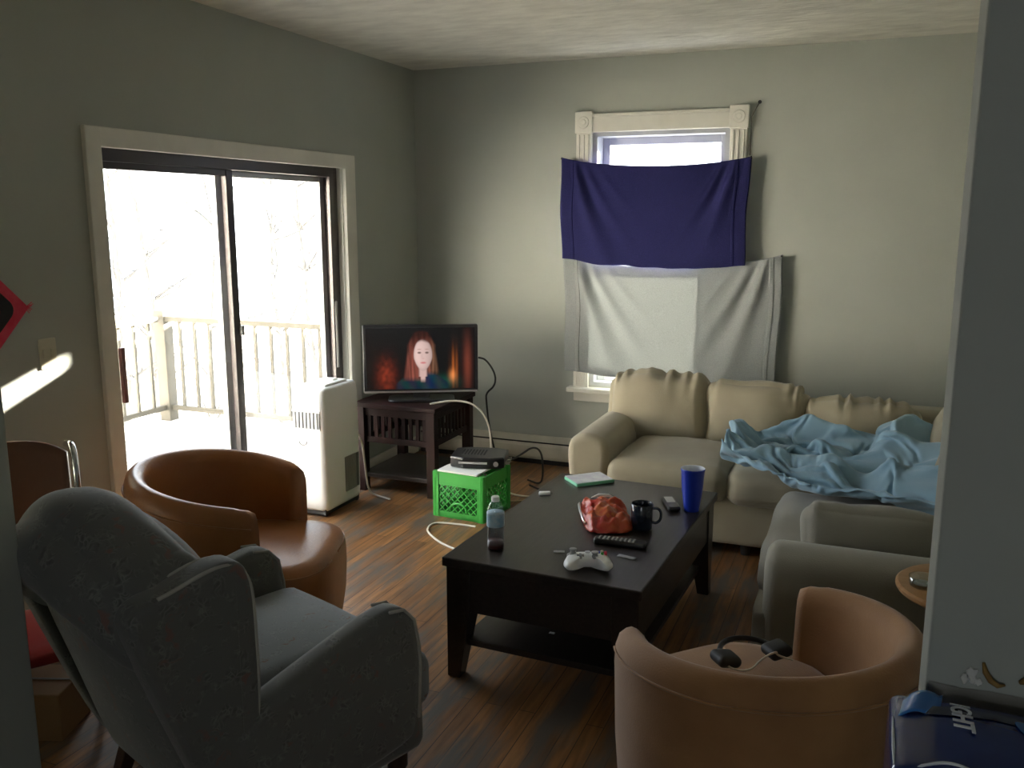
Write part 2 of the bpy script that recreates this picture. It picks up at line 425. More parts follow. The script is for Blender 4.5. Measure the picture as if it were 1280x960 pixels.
# partition between this room and the one the picture is taken from
JL, JR, PT = -1.805, .1065, .11
struct(MB().box(XL, JL, Y1, Y1 + PT, 0, ZC).build('wall_front_left', M['wall'], bevel=.004))
struct(MB().box(JR, XR2, Y1, Y1 + PT, 0, ZC).build('wall_front_right', M['wall'], bevel=.004))
struct(MB().box(JL, JR, Y1, Y1 + PT, 2.16, ZC).build('wall_front_top', M['wall']))
# near room
RWX0, RWX1, RWZ0, RWZ1 = -.55, .35, .85, 1.75
b = MB()
b.box(XL, RWX0, YR - .15, YR, 0, ZC); b.box(RWX1, XR2, YR - .15, YR, 0, ZC); b.box(RWX0, RWX1, YR - .15, YR, 0, RWZ0); b.box(RWX0, RWX1, YR - .15, YR, RWZ1, ZC)
struct(b.build('wall_rear', M['wall']))
struct(MB().box(XR2, XR2 + .15, YR, Y1 + PT, 0, ZC).build('wall_side', M['wall']))
b = MB()
for x in (RWX0, RWX1): b.box(x - .05, x + .05, YR - .02, YR + .02, RWZ0 - .05, RWZ1 + .05)
for z in (RWZ0, RWZ1, (RWZ0 + RWZ1) / 2): b.box(RWX0, RWX1, YR - .06, YR + .015, z - .04, z + .04)
w2 = struct(b.build('added_rear_window', M['white_trim']))  # unseen window, added to brighten the near side of the partition
MB().box(RWX0, RWX1, YR - .05, YR - .045, RWZ0, RWZ1).build('pane', M['glass'], w2)

# bare strip at the foot of the near partition where a fitting was torn off, with flaked paint above
b = MB()
top = []
for i in range(41):
    x = JR + .004 + (XR2 - JR - .02) * i / 40
    top.append((x, 1.006 - .055 * min(1, (x - JR) / .5) * 0 + .004 * noise.noise(Vector((x * 30, 0, 0)))))
v = [(x, Y1 - .0015, .03) for x, z in top] + [(x, Y1 - .0015, z) for x, z in top]
n = len(top); b.add(v, [(i, i + 1, n + i + 1, n + i) for i in range(n - 1)])
tr = struct(b.build('trim_1', M['lower_wall']))
def flake(cx, cz, w, h, seed, mat, name):
    o = []
    for i in range(26):
        a = 2 * PI * i / 26; k = .7 + .45 * noise.noise(Vector((math.cos(a) * 1.6 + seed, math.sin(a) * 1.6, seed)))
        o.append((cx + w * k * math.cos(a), cz + h * k * math.sin(a)))
    q = MB(); q.slab(o, Y1 - .0035, Y1 - .001, .001, axis='y', k=1); return q.build(name, mat, tr)
flake(.163, 1.028, .011, .016, 3, M['plaster'], 'bare_patch')
flake(.155, 1.020, .009, .009, 5, M['plaster'], 'bare_patch')
flake(.171, 1.018, .008, .008, 8, M['plaster'], 'bare_patch')
b = MB()
b.tube([(.176, Y1 - .003, 1.048), (.179, Y1 - .006, 1.036), (.186, Y1 - .009, 1.026), (.195, Y1 - .008, 1.020), (.204, Y1 - .005, 1.021)], [.002, .004, .004, .0035, .0015], 8)
b.tube([(.222, Y1 - .003, 1.028), (.228, Y1 - .008, 1.033), (.236, Y1 - .006, 1.042), (.25, Y1 - .006, 1.036)], [.003, .005, .004, .002], 8)
b.build('torn_edge', M['torn'], tr, smooth=True)

# ------------------------------------------------------------------ sliding glass door
d1 = thing('door_1', None, None); struct(d1)
def px(b, x0, x1, y0, y1, z0, z1): b.box(x0, x1, y0, y1, z0, z1)
b = MB()   # white casing on the room side and the plastered reveals
b.box(XL - .005, XL + .022, 2.765, DY0 + .004, 0, 2.006)
b.box(XL - .005, XL + .022, DY1 - .004, 4.765, 0, 2.006)
b.box(XL - .005, XL + .022, DY0, DY1, DZ - .004, 2.006)
b.box(XL - .10, XL, DY1 - .012, DY1, 0, DZ); b.box(XL - .10, XL, DY0, DY0 + .008, 0, DZ)
b.build('casing', M['white_trim'], d1, bevel=.004)
b = MB()   # dark outer frame and track
b.box(XL - .15, XL - .035, DY0 + .008, DY0 + .035, 0, DZ); b.box(XL - .15, XL - .035, DY1 - .062, DY1 - .012, 0, DZ)
b.box(XL - .149, XL - .03, DY0 + .036, DY1 - .063, DZ - .055, DZ - .001); b.box(XL - .149, XL - .03, DY0 + .036, DY1 - .063, .001, .035)
for x in (-.06, -.095, -.125): b.box(XL + x - .004, XL + x + .004, DY0, DY1, .03, .05)
b.build('frame', M['bronze'], d1, bevel=.003)
YM = 3.70
def panel(name, x, y0, y1, sl, sr, mat):
    q = MB()
    q.box(x - .016, x + .016, y0, y0 + sl, .05, DZ - .05); q.box(x - .016, x + .016, y1 - sr, y1, .05, DZ - .05)
    q.box(x - .014, x + .014, y0 + sl, y1 - sr, .05, .13); q.box(x - .014, x + .014, y0 + sl, y1 - sr, DZ - .085, DZ - .05)
    p = q.build(name, mat, d1, bevel=.003)
    MB().box(x - .003, x + .003, y0 + sl - .01, y1 - sr + .01, .12, DZ - .08).build('pane', M['glass'], p)
    return p
p1 = panel('sliding_panel', XL - .065, DY0 + .03, YM + .028, .022, .05, M['bronze'])
p2 = panel('fixed_panel', XL - .11, YM - .05, DY1 - .055, .075, .05, M['alu'])  # paler than the sliding panel in place of daylight reflected on its stile
b = MB()   # inner screen-door stile at the right jamb and the catch on the meeting stile
b.box(XL - .05, XL - .03, DY1 - .10, DY1 - .062, .05, DZ - .05)
b.build('screen_stile', M['bronze'], d1)
b = MB(); b.box(XL - .05, XL - .03, YM + .012, YM + .035, 1.05, 1.10); b.box(XL - .05, XL - .022, DY1 - .09, DY1 - .07, .75, 1.15)
b.build('catch', M['alu'], d1, bevel=.003)
b = MB()
b.tube([(XL - .05, DY0 + .045, 1.06), (XL - .005, DY0 + .045, 1.06)], .006); b.tube([(XL - .05, DY0 + .045, .90), (XL - .005, DY0 + .045, .90)], .006)
b.box(XL - .013, XL + .006, DY0 + .035, DY0 + .057, .86, 1.10)
b.build('handle', M['door_handle'], p1, bevel=.004)

# ------------------------------------------------------------------ double-hung window
w1 = thing('window_1', None, None); struct(w1)
b = MB()
yc = YB - .03
b.box(-1.795, -1.695, yc, YB, WZ0 - .02, 2.165); b.box(-.845, -.745, yc, YB, WZ0 - .02, 2.165); b.box(-1.695, -.845, yc, YB, 2.165, 2.275)
for x in (-1.775, -1.745, -1.715, -.825, -.795, -.765): b.box(x - .006, x + .006, yc - .006, yc + .002, WZ0, 2.15)
for x in (-1.745, -.795):
    b.box(x - .056, x + .056, yc - .012, YB, 2.16, 2.29)
b.box(-1.70, -.84, yc - .008, yc + .002, 2.255, 2.275)
b.build('casing', M['white_trim'], w1, bevel=.004)
b = MB()
for x in (-1.745, -.795):
    for r_, dd in ((.036, .018), (.018, .022)):
        prof = [(x + r_ * math.cos(2 * PI * k / 20), 2.225 + r_ * math.sin(2 * PI * k / 20)) for k in range(20)]
        b.slab(prof, yc - dd, yc - .005, .004, axis='y', k=2)
b.build('corner_rosette', M['white_trim'], w1, smooth=False)
b = MB(); b.box(-1.83, -.71, YB - .075, YB + .02, WZ0 - .045, WZ0 - .015); b.box(-1.795, -.745, YB - .025, YB, WZ0 - .11, WZ0 - .045)
b.build('sill', M['white_trim'], w1, bevel=.006)
b = MB()   # jamb liner
b.box(WX0, WX0 + .025, YB, YB + BW, WZ0, WZ1); b.box(WX1 - .025, WX1, YB, YB + BW, WZ0, WZ1); b.box(WX0 + .025, WX1 - .025, YB + .001, YB + BW - .001, WZ1 - .025, WZ1); b.box(WX0 + .025, WX1 - .025, YB + .001, YB + BW - .001, WZ0, WZ0 + .02)
b.build('frame', M['sash_paint'], w1)
def sash(y, z0, z1, mat):
    q = MB(); x0, x1 = WX0 + .025, WX1 - .025; w = .045
    q.box(x0, x0 + w, y - .016, y + .016, z0, z1); q.box(x1 - w, x1, y - .016, y + .016, z0, z1)
    q.box(x0 + w, x1 - w, y - .014, y + .014, z0, z0 + w * .9); q.box(x0 + w, x1 - w, y - .014, y + .014, z1 - w, z1)
    s_ = q.build('sash', mat, w1, bevel=.004)
    MB().box(x0 + .03, x1 - .03, y - .002, y + .002, z0 + .03, z1 - .03).build('pane', M['glass'], s_)
sash(YB + .15, 1.34, WZ1 - .025, M['sash_paint']); sash(YB + .10, WZ0 + .02, 1.385, M['sash_paint'])

# ------------------------------------------------------------------ baseboard heater, back wall
b = MB()
prof = [(0, .03), (.055, .03), (.062, .05), (.062, .12), (.05, .15), (.02, .185), (0, .185)]
b.loft([[(XL + .02, YB - a, z) for a, z in prof], [(XR, YB - a, z) for a, z in prof]])
h = struct(b.build('baseboard_back', M['heater'], bevel=.002))
MB().box(XL + .03, XR - .01, YB - .058, YB - .002, .0, .03).build('toe_gap', M['dark_gap'], h)
b = MB(); b.box(XL + .03, XR - .02, YB - .058, YB - .03, .142, .150); b.build('vent_slot', M['dark_gap'], h)
b = MB(); b.box(XL, XL + .016, YR, 2.765, 0, .11); b.box(XL, XL + .016, 4.765, YB - .06, 0, .11)
struct(b.build('baseboard_left', M['white_trim'], bevel=.004))

# ------------------------------------------------------------------ tan tub chairs
def tub_chair(label, loc, rz, mat, R_=.37, H0=.755, H1=.66, zseat=.445, front=.40):
    t = thing('tub_chair', label, 'chair', loc, rz, None)
    a0 = R(57); N = 60; rings = []
    def rim(u):       # u 0..1 along the arc, highest behind the sitter
        s_ = abs(u - .5) * 2
        return H0 - (H0 - H1) * (s_ ** 1.7)
    def section(a, z, sh=0.):
        ro, ri = R_, R_ - .078
        pts = [(ro - .035, .05), (ro - .02, .12), (ro - .006, .3), (ro, z - .10), (ro - .002, z - .05), (ro - .012, z - .018), (ro - .028, z - .004), (ro - .042, z),
               (ro - .056, z - .006), (ri + .006, z - .022), (ri, z - .05), (ri - .005, z - .12), (ri - .012, .38), (ri - .02, .2), (ri - .02, .05)]
        return [(r_ * math.cos(a), r_ * math.sin(a), max(zz, .05)) for r_, zz in pts]
    for i in range(N + 1):
        u = i / N; a = a0 + (2 * PI - 2 * a0) * u
        z = rim(u)
        e = min(u, 1 - u) * N
        if e < 1: z -= .014
        elif e < 2: z -= .004
        rings.append(section(a, z))
    MB().loft(rings).build('shell', mat, t, smooth=True)
    if True:   # welt seam just below the rolled rim, outside
        pts = []
        for i in range(1, N):
            u = i / N; a = a0 + (2 * PI - 2 * a0) * u; z = rim(u) - .062
            pts.append(((R_ + .001) * math.cos(a), (R_ + .001) * math.sin(a), z))
        MB().tube(pts, .0035, 6).build('welt_seam', mat, t, smooth=True)
    # seat block: rounded behind, broad soft front
    ol = []
    for k in range(64):
        a = 2 * PI * k / 64; c, s_ = math.cos(a), math.sin(a)
        if c < 0: x, y = .275 * c, .285 * s_
        else:
            e = 2 / 3.6; x = front * abs(c) ** e; y = math.copysign(abs(s_) ** e, s_) * .30
            y *= 1 + (.10 if front > .38 else -.06) * max(0, (x - .22) / .18)
        ol.append((x, y))
    lay = [(.06, .90), (.12, .95), (.2, .985), (.30, 1.0), (.36, 1.0), (.395, .99), (.415, .965), (.428, .92), (.434, .84), (.438, .6), (.44, .3), (.44, .02)]
    rg = [[(.02 + (x - .02) * k, y * k, z * (zseat / .44)) for x, y in ol] for z, k in lay]
    MB().loft(rg).build('seat', mat, t, smooth=True)
    b_ = MB(); b_.tube([(x * .985 + .0004, y * .985, .40 * (zseat / .44)) for x, y in ol if x > .2], .0032, 6)
    b_.build('seat_seam', mat, t, smooth=True)
    MB().lathe([(.27, 0), (.28, .01), (.28, .07), (.26, .075)], 36).build('plinth', M['plinth'], t)
    return t
tub_chair('shiny tan leather tub chair by the glass sliding door', (-2.18, 2.60, 0), R(20), M['leather'])
tub_chair('dull tan suede tub chair seen from behind in front of the grey pillar', (-.195, 2.235, 0), R(137), M['suede'], .385, .665, .605, .40, .37)

# ------------------------------------------------------------------ floral armchair
ac = thing('floral_armchair', 'grey floral upholstered armchair with rolled back and pale piping', 'armchair', (-1.63, 1.72, 0), R(90 - 20))
fm = M['floral']
def leandef(q):
    x, y, z = q
    return (x - .28 * (z + .37), y, z)
MB().cushion((.22, .60, .74), .06, (.03, .0, .0), 20, .004, 3, T(.02, 0, .53), leandef).build('back', fm, ac, smooth=True)
def crestdef(q):
    x, y, z = q
    return (x - .10 * z + .35 * y * y, y, z - 1.15 * y * y - .10 * max(0, x))
MB().cushion((.27, .735, .27), .115, (.03, .0, .02), 26, .006, 5, T(-.195, .012, .85), crestdef).build('crest_roll', fm, ac, smooth=True)
wp = smooth_poly([(-.085, .16), (-.02, .165), (.0, .42), (.0, .60), (-.002, .80), (-.02, .872), (-.08, .888), (-.20, .855), (-.29, .84), (-.305, .78)], 2)
ap = smooth_poly([(-.06, .17), (.46, .17), (.505, .24), (.515, .40), (.51, .47), (.495, .56), (.445, .605), (.36, .60), (.10, .53), (-.02, .49), (-.10, .46)], 2)
for sgn in (-1, 1):
    y0, y1 = sorted((sgn * .285, sgn * .372))
    w = MB().slab(wp, y0, y1, .018, 'y').build('wing', fm, ac, smooth=True)
    edge = [(-.012, .46), (-.003, .52), (.0, .60), (-.001, .70), (-.003, .79), (-.012, .835), (-.035, .868), (-.07, .882), (-.12, .879), (-.19, .860), (-.23, .852)]
    for yy in (y0 + .008, y1 - .008):
        MB().tube([(x - .001, yy, z - .004) for x, z in smooth_poly(edge, 2, False)], .0048, 8).build('piping', M['piping'], w, smooth=True)
    a_ = MB().slab(ap, y0 - .004, y1 + .004, .034, 'y').build('arm', fm, ac, smooth=True)
    fr = [(.497, .25), (.507, .40), (.503, .47), (.488, .55), (.45, .592), (.40, .600)]
    for yy in (y0 + .006, y1 - .006):
        MB().tube([(x + .002, yy, z) for x, z in fr], .005, 8).build('piping', M['piping'], a_, smooth=True)
MB().cushion((.60, .52, .15), .05, (.0, .0, .03), 16, .004, 9, T(.22, 0, .405)).build('seat_cushion', M['floral_seat'], ac, smooth=True)
MB().cushion((.13, .73, .17), .05, (.012, 0, .0), 14, .003, 4, T(.505, 0, .345)).build('seat_front_roll', M['floral_seat'], ac, smooth=True)
MB().cushion((.61, .72, .22), .04, (.02, .01, .0), 14, .002, 6, T(.235, 0, .245)).build('seat_base', fm, ac, smooth=True)
for x, y in ((.44, .30), (.44, -.30)):
    s_ = 1 if y > 0 else -1
    MB().tube([(x, y, .19), (x + .02, y + s_ * .01, .15), (x + .025, y + s_ * .012, .10), (x + .005, y, .05), (x + .002, y, .022), (x + .014, y, .008), (x + .018, y, 0)],
              [.038, .036, .028, .019, .02, .026, .024], 12).build('leg', M['dark_wood'], ac, smooth=True)
for y in (.27, -.27):
    MB().bar((-.04, y, .17), (-.11, y, 0), .045, .045, w2=.032, h2=.032).build('leg', M['dark_wood'], ac, bevel=.004)

# ------------------------------------------------------------------ brown-backed chrome chair and carton behind the armchair
bc = thing('chrome_chair', 'brown-backed chrome chair with red seat half hidden behind floral armchair', 'chair', (-2.57, 1.98, -.0), R(-35))
def bk(u, v): 
    a = (u - .5) * 1.5
    return (-.20 + .10 * (1 - math.cos(a)) * 2 - .05 * v, .21 * math.sin(a) / math.sin(.75), .52 + .36 * v - .05 * (abs(u - .5) * 2) ** 3 * v)
MB().grid(bk, 20, 8).build('backrest', M['brown_back'], bc, smooth=True, solid=.022)
MB().cushion((.40, .42, .05), .022, (0, 0, .012), 12, .001, 2, T(.07, .02, .285)).build('seat', M['red_vinyl'], bc, smooth=True)
for s_ in (-1, 1):
    pts = smooth_poly([(-.24, s_ * .215, .85), (-.16, s_ * .225, .87), (-.10, s_ * .225, .80), (-.13, s_ * .225, .45), (-.20, s_ * .225, .012), (.20, s_ * .225, .012), (.20, s_ * .225, .37), (-.12, s_ * .225, .37)], 2, False)
    MB().tube(pts, .011, 10).build('frame_tube', M['chrome'], bc, smooth=True)
b = MB(); b.tube([(.2, -.225, .27), (.2, .225, .27)], .009); b.tube([(-.14, -.225, .27), (-.14, .225, .27)], .009); b.build('cross_tube', M['chrome'], bc, smooth=True)
cb = thing('carton', 'tan cardboard carton on the floor under the red chair seat', 'box', (-2.46, 1.93, 0), R(20))
MB().box(-.13, .13, -.10, .10, 0, .16).build('carton_body', M['tan_board'], cb, bevel=.004)
b = MB(); b.box(-.13, .13, -.004, .004, .1605, .163); b.build('lid_tape', M['piping'], cb)

# ------------------------------------------------------------------ sectional sofa
sf = thing('sectional_sofa', 'beige L-shaped sectional sofa along the wall under the towel-covered window', 'sofa', (0, 0, 0))
S, S2 = M['sofa'], M['sofa_return']
MB().cushion((1.86, .98, .26), .03, (0, .008, 0), 14, .002, 1, T(-.32, 4.76, .19)).build('base', S, sf, smooth=True)
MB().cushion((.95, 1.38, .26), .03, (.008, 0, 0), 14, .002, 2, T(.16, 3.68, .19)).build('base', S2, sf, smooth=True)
def arm_poly(w, h): return smooth_poly([(-w / 2, .05), (w / 2, .05), (w / 2, h * .6), (w / 2 + .015, h - .10), (w / 2, h - .02), (w * .15, h + .012), (-w * .2, h + .012), (-w / 2 - .005, h - .03), (-w / 2 - .012, h - .12), (-w / 2, h * .6)], 3)
b = MB(); b.slab([(x - 1.285, z) for x, z in arm_poly(.20, .56)], 4.215, 5.28, .04, 'y', 5); b.build('arm', S, sf, smooth=True)
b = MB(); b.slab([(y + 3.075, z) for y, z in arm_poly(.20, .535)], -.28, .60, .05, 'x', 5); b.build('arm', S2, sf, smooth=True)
MB().cushion((1.95, .20, .56), .06, (0, 0, .0), 14, .002, 3, T(-.33, 5.30, .34)).build('back_frame', S, sf, smooth=True)
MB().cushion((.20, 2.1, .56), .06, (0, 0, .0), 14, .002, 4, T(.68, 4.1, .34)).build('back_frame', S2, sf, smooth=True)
for cx, w, sd in ((-.885, .60, 5), (-.285, .62, 7)):
    MB().cushion((w, .74, .17), .065, (.008, .015, .028), 20, .008, sd, T(cx, 4.555, .365) @ RX(R(-1.5))).build('seat_cushion', S, sf, smooth=True)
MB().cushion((.84, .90, .17), .06, (.012, .012, .025), 20, .008, 11, T(.10, 3.62, .365)).build('seat_cushion', S2, sf, smooth=True)
MB().cushion((.60, .62, .17), .06, (.008, .012, .02), 16, .006, 12, T(.30, 4.45, .365)).build('seat_cushion', S, sf, smooth=True)
for cx, w, h, sd, tl, rz in ((-1.075, .56, .385, 21, 13, 2), (-.545, .53, .36, 22, 14, -1), (-.02, .57, .31, 23, 15, 0)):
    def bd(q, w=w): return (q.x, q.y, q.z - .022 * (abs(q.x) / (w / 2)) ** 4 * max(0, q.z) / .2)
    MB().cushion((w, .25, h), .075, (.012, .055, .012), 44, .014, sd, T(cx, 4.925, .425 + h / 2 - .025) @ RZ(R(rz)) @ RX(R(-tl)), bd, 6, .02).build('back_cushion', S, sf, smooth=True)
for cy, w, h, sd in ((4.55, .60, .37, 24), (3.95, .56, .36, 25)):
    MB().cushion((w, .25, h), .10, (.012, .05, .03), 22, .012, sd, T(.46, cy, .425 + h / 2 - .02) @ RZ(R(-90)) @ RX(R(-14)), None, 6, .006).build('back_cushion', S, sf, smooth=True)
for x, y in ((-1.2, 4.35), (-.5, 4.35), (-1.2, 5.25), (.55, 5.25), (-.22, 3.1), (.55, 3.1)):
    MB().lathe([(.022, 0), (.03, .07)], 12, (x, y, 0)).build('foot', M['plinth'], sf)
lc = thing('loose_cushion', 'beige loose cushion standing upright inside the near sofa arm', 'cushion', (.055, 3.25, .425), R(1))
MB().cushion((.46, .13, .22), .055, (.008, .025, .012), 20, .008, 31, T(0, 0, .108) @ RX(R(-5)), None, 8, .004).build('cover', S2, lc, smooth=True)
b = MB(); b.tube([(-.225, 0, .04), (-.233, 0, .09), (-.228, 0, .15)], .003, 6); b.build('zip_seam', S2, lc, smooth=True)

